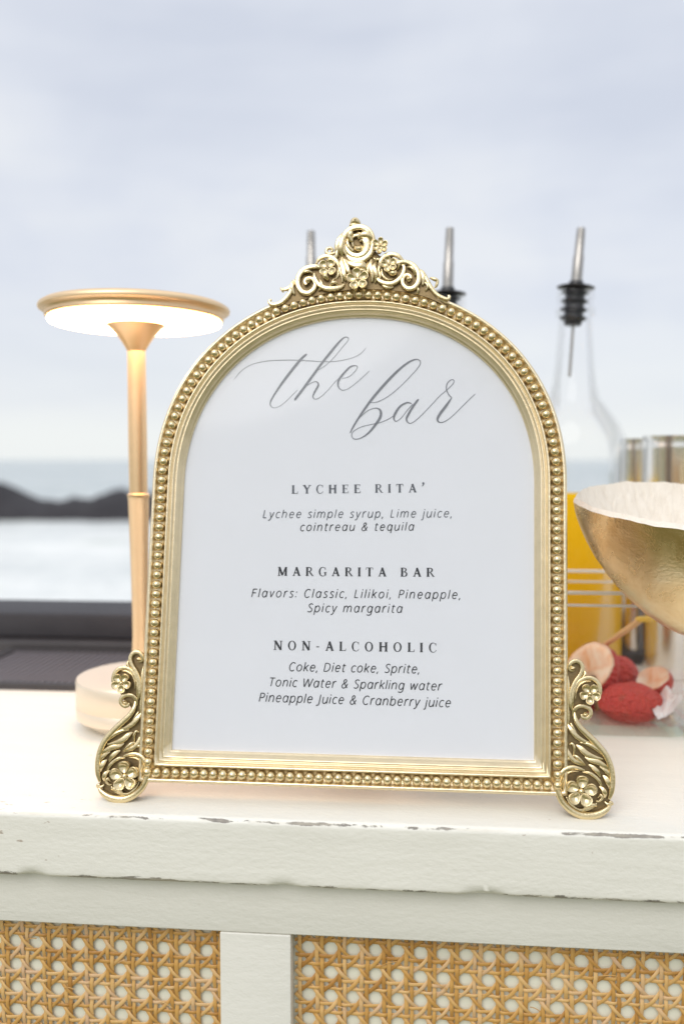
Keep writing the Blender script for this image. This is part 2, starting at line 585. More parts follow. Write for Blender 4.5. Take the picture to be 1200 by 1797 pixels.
# top slab: rounded, slightly worn arrises
prof = []
for k in range(7):
    a = pi / 2 * k / 6
    prof.append((NF + 0.0035 * (1 - sin(a)) , -0.0035 * (1 - cos(a)), 1 if 0 < k < 6 else 0.4))
prof = [(NF + 0.0035 - 0.0035 * sin(pi / 2 * k / 6), -0.0035 + 0.0035 * cos(pi / 2 * k / 6), 1) for k in range(7)]
prof += [(NF, -0.0035 - 0.0315 * j / 8, 0.25) for j in range(1, 9)]
prof += [(NF + 0.0028 - 0.0028 * cos(pi / 2 * k / 5), -0.0355 - 0.0028 * sin(pi / 2 * k / 5), 1.5) for k in range(1, 6)]
prof += [(NF + 0.03, -0.0383, 0), (NB, -0.0383, 0), (NB, 0, 0)]
nseg = 620
rows = []
for i in range(nseg + 1):
    x = U0 + (U1 - U0) * i / nseg
    r = []
    for (n_, z_, k_) in prof:
        q = noise.noise(Vector((x * 70, n_ * 60, z_ * 90))) * 0.0002 + noise.noise(Vector((x * 11, 3, z_ * 30))) * 0.00035
        chip = max(0, noise.noise(Vector((x * 34, 9, z_ * 20))) - 0.30) * 0.0030 * (1 if k_ >= 1 else 0)
        r.append((x, n_ + (q + chip) * min(1, k_), z_ + ((-chip * 0.6 if z_ > -0.01 else chip * 0.8) if k_ >= 1 else 0)))
    rows.append(r)
mb = MB(); mb.grid(rows, closed_v=True)
m_ = len(prof)
mb.f.append(tuple(range(m_))); mb.f.append(tuple(nseg * m_ + j for j in range(m_))[::-1])
mb.build('countertop', M_TOP, bar, angle=60)
RF = NF + 0.010              # face of rails
mb = MB(); mb.box(U0 + .01, U1 - .01, RF, RF + 0.022, -0.0708, -0.0385)
mb.build('top_rail', M_RAIL, bar, bevel=0.0008)
ST0, ST1 = -0.1110, -0.0700
mb = MB(); mb.box(ST0, ST1, RF - 0.0004, RF + 0.0216, -0.42, -0.0712)
st = mb.build('stile', M_RAIL, bar, bevel=0.0006)
for a, b in ((U0 + .01, U0 + .05), (0.36, 0.401), (U1 - .05, U1 - .01)):
    mb = MB(); mb.box(a, b, RF - 0.0004, RF + 0.0216, -0.42, -0.0712)
    mb.build('stile', M_RAIL, bar, bevel=0.0006)
mb = MB(); mb.box(U0 + .01, U1 - .01, RF, RF + 0.022, -0.47, -0.4202)
mb.build('mid_rail', M_RAIL, bar, bevel=0.001)
mb = MB(); mb.box(U0 + .012, U1 - .012, RF + 0.006, RF + 0.02, -0.99, -0.4702)
mb.build('lower_panel', M_RAIL, bar, bevel=0.001)
for a in (U0 + .01, U1 - .028):
    mb = MB(); mb.box(a, a + 0.018, RF + 0.0222, NB - 0.02, -ZC + 0.003, -0.0385)
    mb.build('side_panel', M_RAIL, bar, bevel=0.001)
mb = MB(); mb.box(U0 + .03, U1 - .03, RF + 0.0128, RF + 0.0178, -0.42, -0.0712)
mb.build('backing_board', M_BACK, bar, smooth=False)

# woven cane: straight pairs both ways and the two diagonals that pass through them
PU, PV, VS, HS = 0.01298, 0.01430, 0.0029, 0.0049


def ribbon(pts, w, h, name, parent):
    """pts: list of (x, z, lift) along a strand; lift is towards the viewer (-y)"""
    mb = MB(); rows = []
    n = len(pts)
    for i, (x, z, l) in enumerate(pts):
        a, b = pts[max(0, i - 1)], pts[min(n - 1, i + 1)]
        dx, dz = b[0] - a[0], b[1] - a[1]
        L = sqrt(dx * dx + dz * dz) or 1
        px, pz = -dz / L, dx / L
        r = []
        for s_, q in ((-1, 0), (-0.72, 0.85), (0, 1.12), (0.72, 0.85), (1, 0), (0, -0.5)):
            r.append((x + px * s_ * w / 2, -(l + q * h), z + pz * s_ * w / 2))
        rows.append(r)
    mb.grid(rows, closed_v=True)
    return mb.build(name, M_CANE, parent, angle=75)


def cane_panel(u0, u1, z0, z1, hu, hz, seed, tilt):
    rnd = random.Random(seed)
    pan = bpy.data.objects.new('cane_panel', None)
    COL.objects.link(pan); pan.parent = bar
    pan.location = (0, RF + 0.0108, 0)
    pan.empty_display_size = 0.02
    hs0 = math.floor((u0 - hu) / PU) - 1
    hs1 = math.ceil((u1 - hu) / PU) + 1
    v0 = math.floor((z0 - hz) / PV) - 1
    v1 = math.ceil((z1 - hz) / PV) + 1

    def T(x, z):        # the sheet hangs a touch out of true and wobbles
        return (x + 0.0007 * noise.noise(Vector((x * 55, z * 55, seed))), z + tilt * (x - u0) + 0.0007 * noise.noise(Vector((x * 35, z * 35, seed + 5))))
    A = 0.00055
    for i in range(hs0, hs1):
        xm = hu + (i + 0.5) * PU
        for s_ in (-1, 1):
            x = xm + s_ * VS / 2 + rnd.uniform(-.00018, .00018)
            if x < u0 + .0008 or x > u1 - .0008: continue
            cp = []
            for j in range(v0, v1 + 1):
                zm = hz + (j + 0.5) * PV
                cp.append((x, zm - HS / 2, A * (1 if s_ > 0 else -1)))
                cp.append((x + rnd.uniform(-.0001, .0001), zm + HS / 2, A * (-1 if s_ > 0 else 1)))
                cp.append((x + rnd.uniform(-.00015, .00015), zm + PV / 2, 0))
            pts = [T(a, b) + (c,) for a, b, c in spline(cp, 3) if z0 <= b <= z1]
            ribbon(pts, rnd.uniform(.0020, .00245), 0.00028, 'cane_strand', pan)
    for j in range(v0, v1):
        zm = hz + (j + 0.5) * PV
        for s_ in (-1, 1):
            z = zm + s_ * HS / 2 + rnd.uniform(-.00015, .00015)
            if z < z0 or z > z1: continue
            cp = []
            for i in range(hs0, hs1 + 1):
                xm = hu + (i + 0.5) * PU
                sg = 1 if s_ > 0 else -1
                cp.append((xm - VS / 2, z, A * (1 if s_ < 0 else -1)))
                cp.append((xm + VS / 2, z, A * (-1 if s_ < 0 else 1)))
                cp.append((xm + PU / 2, z + rnd.uniform(-.00012, .00012), 0))
            pts = [T(a, b) + (c,) for a, b, c in spline(cp, 3) if u0 <= a <= u1]
            ribbon(pts, rnd.uniform(.0018, .00225), 0.00028, 'cane_strand', pan)
    B = 0.00095
    sl = PV / PU
    for sg in (-1, 1):
        for k in range(hs0 - (v1 - v0) - 2, hs1 + (v1 - v0) + 2):
            # line through (hu+(k+.5)PU, hz) with slope sg*PV/PU
            cp = []
            off = rnd.uniform(-.0003, .0003)
            for q in range(-2 * (v1 - v0) - 60, 2 * (v1 - v0) + 60):
                x = hu + (k + 0.5) * PU + q * PU / 2 + off
                z = hz + sg * q * PV / 2
                up = (q % 2 == 0)
                lift = B if (up if sg < 0 else not up) else -B
                if u0 - PU < x < u1 + PU and z0 - PV < z < z1 + PV:
                    cp.append((x, z, lift))
            if len(cp) < 3: continue
            pts = [T(a, b) + (c,) for a, b, c in spline(cp, 6) if u0 <= a <= u1 and z0 <= b <= z1]
            if len(pts) < 8: continue
            ribbon(pts, rnd.uniform(.00185, .0023), 0.00025, 'cane_strand', pan)
    return pan


cane_panel(-0.300, ST0 - 0.0005, -0.20, -0.0712, -0.2128, -0.0889, 3, 0.0)
cane_panel(ST1 + 0.0005, 0.200, -0.20, -0.0712, 0.0167, -0.0840, 11, 0.0)

# a few split fibres lifting off the cane
for pan_, (fx, fz) in [(p_, q_) for p_ in [o for o in bar.children if o.name.startswith('cane_panel')] for q_ in ([(-0.2085, -0.116), (-0.175, -0.099), (-0.232, -0.088), (-0.150, -0.121)] if p_.name == 'cane_panel' else [(0.012, -0.101), (0.066, -0.112), (0.104, -0.092), (-0.045, -0.118), (-0.02, -0.093)])]:
    a_ = random.uniform(-0.5, 0.9)
    ln_ = random.uniform(0.006, 0.011)
    ribbon([(fx + cos(a_) * ln_ * t_, fz + sin(a_) * ln_ * t_ + 0.0012 * sin(t_ * 3), 0.0012 + 0.0011 * sin(t_ * 2.6)) for t_ in [k / 8 for k in range(9)]], 0.0005, 0.0002, 'split_fibre', pan_)

# ------------------------------------------------------------------ bar mat and black ledge
BRZ = (0, 0, -YAW)
mat_n0, mat_n1 = 0.7035, 0.828
mt = empty('bar_mat', (0, 0, 0), BRZ)
tag(mt, 'flat black rubber bar mat with a nubbed grid, on the bar behind the lamp', 'bar mat')
mu0, mu1 = -0.40, -0.02
mb = MB(); mb.box(mu0 - .02, mu1, mat_n0, mat_n0 + 0.009, 0.0, 0.0055)
mb.box(mu0 - .02, mu1, mat_n1, mat_n1 + 0.008, 0.0, 0.0055)
mb.box(mu0 - .02, mu0 - 0.008, mat_n0 + .009, mat_n1, 0.0, 0.0055)
mb.box(mu1 - .009, mu1, mat_n0 + .009, mat_n1, 0.0, 0.0055)
mb.build('rim', M_RUBBER, mt, smooth=False)
mb = MB(); mb.box(mu0 - .008, mu1 - .009, mat_n0 + .009, mat_n1, 0.0, 0.0012)
mb.build('mat_base', M_RUBBER, mt, smooth=False)
mb = MB()
p_ = 0.0062
i = 0
while mu0 - .004 + i * p_ < mu1 - 0.013:
    x = mu0 - .004 + i * p_
    mb.box(x, x + 0.0028, mat_n0 + .009, mat_n1, 0.0012, 0.0050)
    i += 1
i = 0
while mat_n0 + .012 + i * p_ < mat_n1 - .003:
    y = mat_n0 + .012 + i * p_
    mb.box(mu0 - .008, mu1 - .009, y, y + 0.0014, 0.0012, 0.0022)
    i += 1
gr = mb.build('grid', M_GRID, mt, smooth=False)

ld = empty('drip_ledge', (0, 0, 0), BRZ)
tag(ld, 'long raised black grained ledge along the far edge of the bar', 'bar ledge')
Ln = 0.858
mb = MB(); mb.box(U0 + .005, U1 - .005, Ln, Ln + 0.085, 0.012, 0.0385)
mb.build('ledge_body', M_LEDGE, ld, bevel=0.003)
mb = MB(); mb.box(U0 + .005, U1 - .005, Ln - 0.016, Ln + 0.080, 0.0, 0.0118)
mb.build('ledge_foot', M_RUBBER, ld, bevel=0.002)

# ------------------------------------------------------------------ the framed sign
fr = empty('picture_frame', FA, (-LEAN, 0, -YAW))
tag(fr, 'ornate champagne gold arched frame with beaded border and scrolled feet holding a drinks menu card', 'picture frame')
AX = lambda z: 0.1318 + 0.0105 * z
RA, ZB, ZS, RB = 0.1175, 0.0178, 0.1890, 0.1155


def path(s, ztop_bias=0.0):
    """closed loop offset s inward from the bead line: list of (x, z)"""
    out = []
    zb = ZB + s
    a, b = RA - s, RB - s
    nside = 30
    for k in range(nside):
        out.append((a, zb + (ZS - zb) * k / nside))
    for k in range(97):
        t_ = pi * k / 96
        c_, s_ = cos(t_), sin(t_)
        e = 2 / 2.12
        out.append((a * math.copysign(abs(c_) ** e, c_), ZS + b * abs(s_) ** e))
    for k in range(1, nside + 1):
        out.append((-a, ZS + (zb - ZS) * k / nside))
    for k in range(1, 30):
        out.append((-a + 2 * a * k / 30, zb))
    return [(x + AX(z), z) for x, z in out]


PROF = [(-.0058, -.013), (-.0062, -.0125), (-.0062, -.0006), (-.0058, .0006), (-.0050, .0014), (-.0042, .0014), (-.0035, .0006), (-.0030, -.0006),
        (0.0, -.0014), (.0030, -.0006), (.0033, .0008), (.0038, .0017), (.0045, .0018), (.0050, .0012), (.0054, -.0003), (.0058, -.0003), (.0062, .0006), (.0067, .0009),
        (.0071, .0005), (.0074, -.0009), (.0078, -.0011), (.0082, -.0006), (.0087, -.0007), (.0092, -.0014), (.0099, -.0023), (.0106, -.0031), (.0108, -.0042), (.0114, -.0044), (.0118, -.0052), (.0119, -.0085), (.0119, -.0125), (.0115, -.013)]
rows = [[(x, -d, z) for x, z in path(s)] for s, d in PROF]
mb = MB(); mb.grid(rows, closed_u=True, closed_v=True)
mb.build('arch_moulding', M_GOLD2, fr, angle=180)

# beads
bm_ = MB()
nu, nv = 16, 10
rb_ = 0.00265
rows = [[(rb_ * sin(pi * j / nv) * cos(2 * pi * i / nu), rb_ * sin(pi * j / nv) * sin(2 * pi * i / nu), rb_ * cos(pi * j / nv)) for i in range(nu)] for j in range(nv + 1)]
bm_.grid(rows, closed_v=True)
PL = path(0.0)
corner_i = [0, 30 + 97 + 30 - 1]
seg_pts = PL[:157]            # right bottom corner, up, over, down to the left bottom corner
def along(pts, pitch):
    L = [0]
    for a, b in zip(pts, pts[1:]):
        L.append(L[-1] + math.hypot(b[0] - a[0], b[1] - a[1]))
    n = round(L[-1] / pitch)
    out = []; j = 0
    for k in range(n + 1):
        t_ = L[-1] * k / n
        while j < len(L) - 2 and L[j + 1] < t_: j += 1
        f_ = (t_ - L[j]) / (L[j + 1] - L[j])
        out.append((pts[j][0] + (pts[j + 1][0] - pts[j][0]) * f_, pts[j][1] + (pts[j + 1][1] - pts[j][1]) * f_))
    return out
bp = along(seg_pts, 0.00575)
bot = along([seg_pts[-1], seg_pts[0]], 0.00565)[1:-1]
first = None
for k, (x, z) in enumerate(bp + bot):
    if first is None:
        first = bm_.build('bead', M_GOLD, fr)
        o = first
    else:
        o = link_copy(first, fr)
    o.location = (x, -0.0010, z)
    o.rotation_euler = (random.uniform(0, 6), random.uniform(0, 6), random.uniform(0, 6))
    q = random.uniform(0.97, 1.04)
    o.scale = (q, q * 0.95, q)

# card, glass, back board
def arch_sheet(s, d0, d1, name, m, parent):
    pts = path(s)
    mb = MB()
    n = len(pts)
    mb.add([(x, -d0, z) for x, z in pts] + [(x, -d1, z) for x, z in pts],
           [tuple(range(n)), tuple(range(2 * n - 1, n - 1, -1))] + [(i, (i + 1) % n, n + (i + 1) % n, n + i) for i in range(n)])
    return mb.build(name, m, parent, angle=30)
CD = -0.0068
card = arch_sheet(0.0112, CD, CD - 0.0006, 'menu_card', M_CARD, fr)
arch_sheet(0.0112, -0.0052, -0.0060, 'glass_pane', M_PANE, fr)
arch_sheet(0.006, -0.0131, -0.0150, 'back_board', M_FIBRE, fr)
mb = MB()    # easel strut behind, its foot on the bar
tz = tan(LEAN)
mb.box(0.112, 0.152, 0.0152, 0.0172, 0.05, 0.20)
mb.build('strut_hinge', M_PATINA_SHADE, fr, smooth=False)
hx, hz_ = 0.132, 0.19
mb = MB()
ft = Vector((0, 0.085, 0))
ftz = ft.y * sin(LEAN) / cos(LEAN)     # local z of the bar top at that distance behind
for dx in (0,):
    v = [(hx - .012, .0174, hz_), (hx + .012, .0174, hz_), (hx + .02, ft.y, ftz + .0016), (hx - .02, ft.y, ftz + .0016),
         (hx - .012, .0194, hz_ + .001), (hx + .012, .0194, hz_ + .001), (hx + .02, ft.y + .002, ftz + .0016), (hx - .02, ft.y + .002, ftz + .0016)]
    mb.add(v, [(0, 1, 2, 3), (7, 6, 5, 4), (0, 4, 5, 1), (1, 5, 6, 2), (2, 6, 7, 3), (3, 7, 4, 0)])
mb.build('strut', M_PATINA_SHADE, fr, smooth=False)

# --- relief ornaments
SC = 0.000325                 # metres per photo pixel at the frame
SHAPES = []


def relief(pts, name, parent, m=M_GOLD, k=1.05, groove=0.42, base=-0.0015, seg=12, sub=6, lift=0.0):
    """pts: (x, z, radius[, lift]) in frame coordinates; half round band, optionally grooved"""
    P = [tuple(p) + ((0.0,) if len(p) == 3 else ()) for p in pts]
    P = spline(P, sub)
    n = len(P)
    rows = []
    for i, (x, z, r, l) in enumerate(P):
        r = max(r, 0.00012)
        a, b = P[max(0, i - 1)], P[min(n - 1, i + 1)]
        dx, dz = b[0] - a[0], b[1] - a[1]
        L = math.hypot(dx, dz) or 1
        px, pz = -dz / L, dx / L
        row = []
        for j in range(seg):
            th = 2 * pi * j / seg
            cx, sz = cos(th), sin(th)
            hgt = sz * r * k
            if sz > 0:
                hgt *= 1 - groove * math.exp(-(cx / 0.42) ** 2)
            else:
                hgt *= 1.0
            row.append((x + px * cx * r, -(base + l + lift + hgt), z + pz * cx * r))
        rows.append(row)
    mb = MB(); mb.grid(rows, closed_v=True)
    mb.f.append(tuple(range(seg))[::-1]); mb.f.append(tuple((n - 1) * seg + j for j in range(seg)))
    return mb.build(name, m, parent, angle=180)


def flower(cx, cz, R, parent, petals=5, rot=0.0, base=0.001, cup=0.22, skip=(), cen=0.2, squash=1.0):
    mb = MB()
    for q in range(petals):
        if q in skip: continue
        a = rot + 2 * pi * q / petals
        ux, uz = cos(a), sin(a)
        vx, vz = -uz, ux
        rows = []
        pw = R * 0.74 * sin(pi / petals)
        for rr in (0.0, 0.3, 0.6, 0.85, 1.0, 1.06, 0.9):
            row = []
            for j in range(14):
                th = 2 * pi * j / 14
                u_ = 0.60 * R + 0.42 * R * rr * cos(th)
                w_ = pw * rr * sin(th) * (0.85 + 0.25 * cos(th))
                h = R * (0.10 + cup * (rr ** 2) * (0.5 + 0.5 * cos(th)) + 0.10 * rr ** 2)
                if rr == 1.06: h -= R * 0.10
                if rr == 0.9: h = -R * 0.25
                row.append((cx + (ux * u_ + vx * w_) * squash, -(base + h), cz + uz * u_ + vz * w_))
            rows.append(row)
        mb.grid(rows, closed_v=True)
    rows = []
    for jj in range(7):
        ph = pi * jj / 6
        rows.append([(cx + R * cen * sin(ph) * cos(2 * pi * i / 10), -(base + R * 0.16 + R * cen * cos(ph)), cz + R * cen * sin(ph) * sin(2 * pi * i / 10)) for i in range(10)])
    mb.grid(rows, closed_v=True)
    return mb.build('flower', M_GOLD, parent, angle=180)


def plate(poly, d0, d1, parent, m=M_PATINA_SHADE, name='backing_plate', inset=0.0):
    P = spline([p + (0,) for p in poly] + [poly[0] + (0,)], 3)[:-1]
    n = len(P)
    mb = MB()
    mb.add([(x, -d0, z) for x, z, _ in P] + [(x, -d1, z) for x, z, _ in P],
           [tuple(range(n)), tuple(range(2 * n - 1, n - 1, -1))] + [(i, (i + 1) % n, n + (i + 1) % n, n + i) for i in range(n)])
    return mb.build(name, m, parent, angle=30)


def sub_empty(name, parent):
    o = bpy.data.objects.new(name, None); COL.objects.link(o); o.parent = parent
    o.empty_display_size = 0.01
    return o


# crest, traced on a 3.333x enlargement whose corner is at photo (460, 370)
crest = sub_empty('crest', fr)


def C3(x, y):
    return on_frame(460 + x / 3.3333, 370 + y / 3.3333, 0.001)


def cr(pts, name='scroll', **k):
    P = []
    for p in pts:
        a, b = C3(p[0], p[1])
        P.append((a, b, p[2] * 1.30 * SC / 3.3333) + ((p[3] * 2.0 * SC / 3.3333,) if len(p) > 3 else ()))
    return relief(P, name, crest, base=0.0012, **k)


def crf(x, y, R, **k):
    a, b = C3(x, y)
    return flower(a, b, R * SC / 3.3333, crest, **k)


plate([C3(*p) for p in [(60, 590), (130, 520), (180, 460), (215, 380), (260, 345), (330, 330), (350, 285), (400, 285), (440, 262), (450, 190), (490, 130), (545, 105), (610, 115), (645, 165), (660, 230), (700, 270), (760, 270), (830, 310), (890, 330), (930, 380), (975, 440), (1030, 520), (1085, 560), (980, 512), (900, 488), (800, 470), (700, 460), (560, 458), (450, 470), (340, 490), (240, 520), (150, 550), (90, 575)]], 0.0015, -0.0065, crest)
# bud on top
cr([(520, 98, 6, 4), (530, 78, 15, 8), (545, 66, 17, 10), (560, 78, 15, 8), (568, 92, 8, 4)], 'bud', groove=0.0, k=1.0)
cr([(512, 92, 5, 12), (540, 92, 10, 12), (580, 95, 6, 12)], 'bud', groove=0.0)
cr([(541, 60, 2, 16), (543, 56, 8, 10), (545, 66, 8, 20)], 'bud', groove=0.0)
# round cartouche rim
cr([(515, 285, 5), (480, 235, 12, 6), (474, 185, 14, 8), (492, 140, 15, 10), (530, 112, 15, 12), (580, 105, 15, 12), (622, 125, 15, 12), (645, 165, 14, 12), (648, 215, 13, 10), (628, 262, 15, 8), (585, 292, 16, 6), (540, 292, 14, 6), (505, 272, 9, 4), (482, 245, 4, 2)])
cr([(640, 190, 6, 14), (632, 165, 14, 18), (608, 152, 15, 20), (580, 158, 13, 18), (562, 172, 6, 14)], groove=0.2)
cr([(515, 118, 5, 12), (520, 140, 13, 16), (515, 165, 13, 14), (528, 190, 8, 12)], 'leaf', groove=0.15)
cr([(585, 122, 5, 14), (608, 128, 10, 18), (630, 148, 10, 18), (642, 172, 4, 14)], 'leaf', groove=0.1)
cr([(600, 140, 4, 14), (620, 148, 9, 20), (632, 168, 7, 18)], 'leaf', groove=0.1)
# swirl inside
cr([(535, 215, 5, 4), (525, 170, 9, 8), (545, 152, 8, 10), (580, 158, 12, 14), (612, 182, 15, 14), (618, 220, 16, 12), (598, 255, 16, 10), (560, 270, 15, 8), (520, 258, 12, 8), (498, 228, 9, 8), (492, 195, 5, 6)])
cr([(570, 185, 4, 10), (590, 180, 10, 14), (605, 200, 12, 14), (600, 230, 11, 12), (575, 250, 8, 10)], groove=0.2)
cr([(540, 205, 4, 8), (552, 225, 12, 12), (570, 232, 14, 16), (585, 215, 8, 12)], 'bud', groove=0.0, k=1.1)
cr([(505, 160, 4, 8), (500, 190, 9, 10), (510, 220, 9, 10), (535, 242, 6, 8)], 'leaf', groove=0.15)
# big leaf on the left of the cartouche
cr([(448, 272, 3, 4), (440, 235, 13, 8), (448, 190, 15, 10), (468, 150, 10, 8), (490, 125, 4, 4)], 'leaf')
cr([(472, 272, 3, 6), (462, 235, 12, 12), (466, 195, 13, 14), (480, 155, 9, 12), (500, 128, 3, 6)], 'leaf')
# small curl far left
cr([(440, 238, 6), (415, 250, 8), (388, 252, 8), (375, 240, 8), (382, 222, 8), (400, 218, 8), (412, 228, 7), (404, 238, 6)], groove=0.0)
# flower on the right shoulder
crf(690, 218, 50, petals=6, rot=0.4, base=0.0044, cen=0.22)
cr([(652, 262, 4), (655, 280, 8), (675, 286, 7), (690, 276, 4)], groove=0)
# leaves fanning below the cartouche
cr([(470, 270, 4, 4), (466, 310, 12, 8), (476, 350, 14, 10), (482, 385, 12, 12), (490, 415, 4, 10)], 'leaf')
cr([(478, 285, 4, 8), (496, 330, 11, 12), (508, 365, 10, 14), (520, 392, 4, 10)], 'leaf')
cr([(485, 290, 4, 8), (510, 315, 12, 14), (550, 332, 15, 16), (590, 334, 14, 16), (612, 352, 5, 12)], 'leaf')
cr([(500, 280, 4, 6), (540, 308, 9, 10), (590, 312, 9, 10), (612, 330, 4, 8)], 'leaf', groove=0)
cr([(462, 300, 4, 4), (455, 345, 10, 4), (468, 390, 9, 4), (470, 420, 4, 4)], 'leaf', groove=0.1)
crf(562, 418, 68, petals=5, rot=pi / 2 + 0.15, base=0.0052, cen=0.2)
cr([(640, 285, 4, 6), (634, 325, 11, 10), (645, 370, 12, 10), (642, 420, 5, 6)], 'leaf')
cr([(668, 300, 4, 6), (656, 335, 10, 12), (668, 380, 11, 12), (660, 425, 4, 6)], 'leaf')
cr([(690, 300, 4, 4), (682, 345, 7, 6), (690, 385, 8, 6), (680, 420, 4, 4)], 'leaf', groove=0)
# left ring
cr([(316, 312, 6, 2), (335, 285, 10, 4), (370, 270, 11, 6), (410, 278, 11, 6), (440, 305, 11, 6), (452, 345, 10, 4), (440, 385, 8, 2), (425, 400, 4, 0)])
cr([(306, 365, 5, 6), (310, 400, 10, 10), (330, 435, 12, 10), (370, 458, 13, 10), (420, 460, 13, 8), (462, 448, 10, 6), (482, 430, 5, 4)])
cr([(440, 430, 4, 6), (415, 420, 8, 8), (420, 400, 6, 6)], groove=0)
crf(385, 345, 56, petals=4, rot=0.9, base=0.0036, cen=0.14)
cr([(350, 375, 6, 8), (372, 392, 14, 14), (388, 412, 6, 10)], 'leaf', groove=0)
cr([(300, 325, 4, 8), (340, 338, 9, 12), (375, 350, 5, 12)], 'leaf', groove=0.1)
# left big scroll
cr([(372, 362, 5, 4), (335, 336, 11, 8), (290, 334, 13, 8), (245, 352, 14, 8), (215, 392, 14, 8), (212, 440, 14, 8), (235, 478, 14, 8), (272, 486, 13, 8), (304, 462, 12, 8), (312, 428, 11, 8), (292, 403, 10, 9), (264, 404, 10, 10), (252, 424, 9, 11), (262, 440, 8, 12)])
cr([(266, 405, 4, 14), (272, 418, 12, 16), (276, 432, 4, 14)], 'bud', groove=0, k=1.1)
# extra acanthus lobes filling the ground of the crest
for pts in ([(330, 470, 3, 6), (350, 448, 10, 10), (345, 420, 8, 10), (330, 400, 3, 6)], [(395, 445, 3, 8), (412, 430, 9, 12), (432, 428, 8, 12), (446, 440, 3, 8)],
            [(235, 375, 3, 8), (250, 366, 7, 12), (275, 362, 7, 12), (300, 368, 3, 8)], [(612, 300, 3, 4), (622, 330, 9, 8), (618, 365, 9, 8), (608, 395, 3, 4)],
            [(545, 362, 3, 8), (570, 352, 10, 12), (600, 362, 9, 12), (622, 385, 3, 8)], [(425, 300, 3, 6), (436, 268, 8, 8), (440, 240, 8, 8), (452, 215, 3, 6)],
            [(700, 420, 3, 6), (712, 445, 8, 8), (740, 455, 8, 8), (770, 448, 3, 6)], [(770, 290, 3, 8), (790, 300, 8, 12), (800, 325, 8, 12), (790, 350, 3, 8)],
            [(845, 335, 3, 8), (868, 338, 8, 12), (888, 358, 8, 12), (894, 385, 3, 8)], [(555, 130, 3, 8), (568, 140, 7, 10), (590, 142, 7, 10), (604, 134, 3, 8)],
            [(655, 300, 3, 4), (672, 290, 7, 8), (695, 292, 7, 8), (712, 280, 3, 4)], [(375, 300, 3, 8), (392, 292, 8, 12), (412, 300, 8, 12), (420, 320, 3, 8)]):
    cr(pts, 'leaf', groove=0.1)
# left tail
cr([(205, 395, 4), (180, 440, 10, 4), (160, 490, 12, 6), (120, 535, 11, 6), (80, 552, 10, 6), (52, 548, 9, 6), (45, 530, 8, 6), (58, 524, 5, 6)], groove=0.25)
cr([(108, 458, 4, 2), (135, 462, 9, 4), (165, 448, 10, 4), (195, 405, 6, 2)], 'leaf')
cr([(125, 478, 3, 2), (118, 465, 6, 2), (108, 450, 3, 2)], 'leaf', groove=0)
cr([(182, 410, 4, 6), (176, 450, 11, 8), (190, 492, 5, 6)], 'leaf')
cr([(165, 480, 4, 4), (150, 510, 8, 4), (130, 540, 4, 2)], 'leaf', groove=0)
# right ring and its flower
cr([(690, 345, 4, 6), (692, 305, 10, 8), (715, 272, 11, 8), (755, 260, 12, 8), (795, 270, 11, 8), (822, 298, 8, 6), (832, 320, 4, 4)])
cr([(668, 385, 4, 8), (685, 415, 10, 10), (725, 432, 12, 10), (770, 428, 12, 10), (808, 400, 12, 10), (828, 360, 11, 8), (826, 325, 8, 8), (800, 312, 5, 8)])
cr([(700, 340, 4, 4), (705, 380, 8, 4), (735, 405, 8, 4), (765, 400, 4, 4)], groove=0)
crf(742, 325, 50, petals=5, rot=0.6, base=0.0038, cen=0.18)
cr([(735, 360, 6, 10), (765, 375, 14, 14), (785, 362, 8, 12)], 'leaf', groove=0)
cr([(762, 330, 4, 14), (800, 312, 9, 14), (842, 308, 10, 12), (885, 328, 13, 10), (912, 368, 13, 10), (914, 415, 13, 10), (892, 452, 13, 10), (855, 462, 12, 10), (826, 440, 11, 10), (822, 405, 10, 10), (842, 382, 9, 10), (866, 388, 8, 11), (870, 405, 7, 12)])
cr([(848, 395, 4, 14), (856, 410, 12, 16), (862, 424, 4, 14)], 'bud', groove=0, k=1.1)
# right tail
cr([(905, 338, 4), (935, 362, 10, 4), (958, 400, 11, 6), (985, 450, 11, 6), (1020, 492, 10, 6), (1058, 514, 10, 6), (1085, 520, 9, 6), (1094, 504, 7, 6), (1084, 500, 4, 6)], groove=0.25)
cr([(980, 392, 4, 2), (1005, 402, 9, 4), (1024, 412, 8, 4), (1018, 440, 7, 2), (1008, 450, 3, 2)], 'leaf', groove=0)
cr([(925, 352, 4, 6), (942, 392, 11, 8), (938, 440, 5, 6)], 'leaf')
cr([(950, 420, 4, 6), (968, 445, 8, 6), (955, 470, 4, 4)], 'leaf', groove=0)
cr([(900, 440, 4, 4), (912, 465, 8, 6), (905, 488, 4, 4)], 'leaf', groove=0)

# foot ornament, traced on a 4.615x enlargement whose corner is at photo (940, 1120); its twin is mirrored


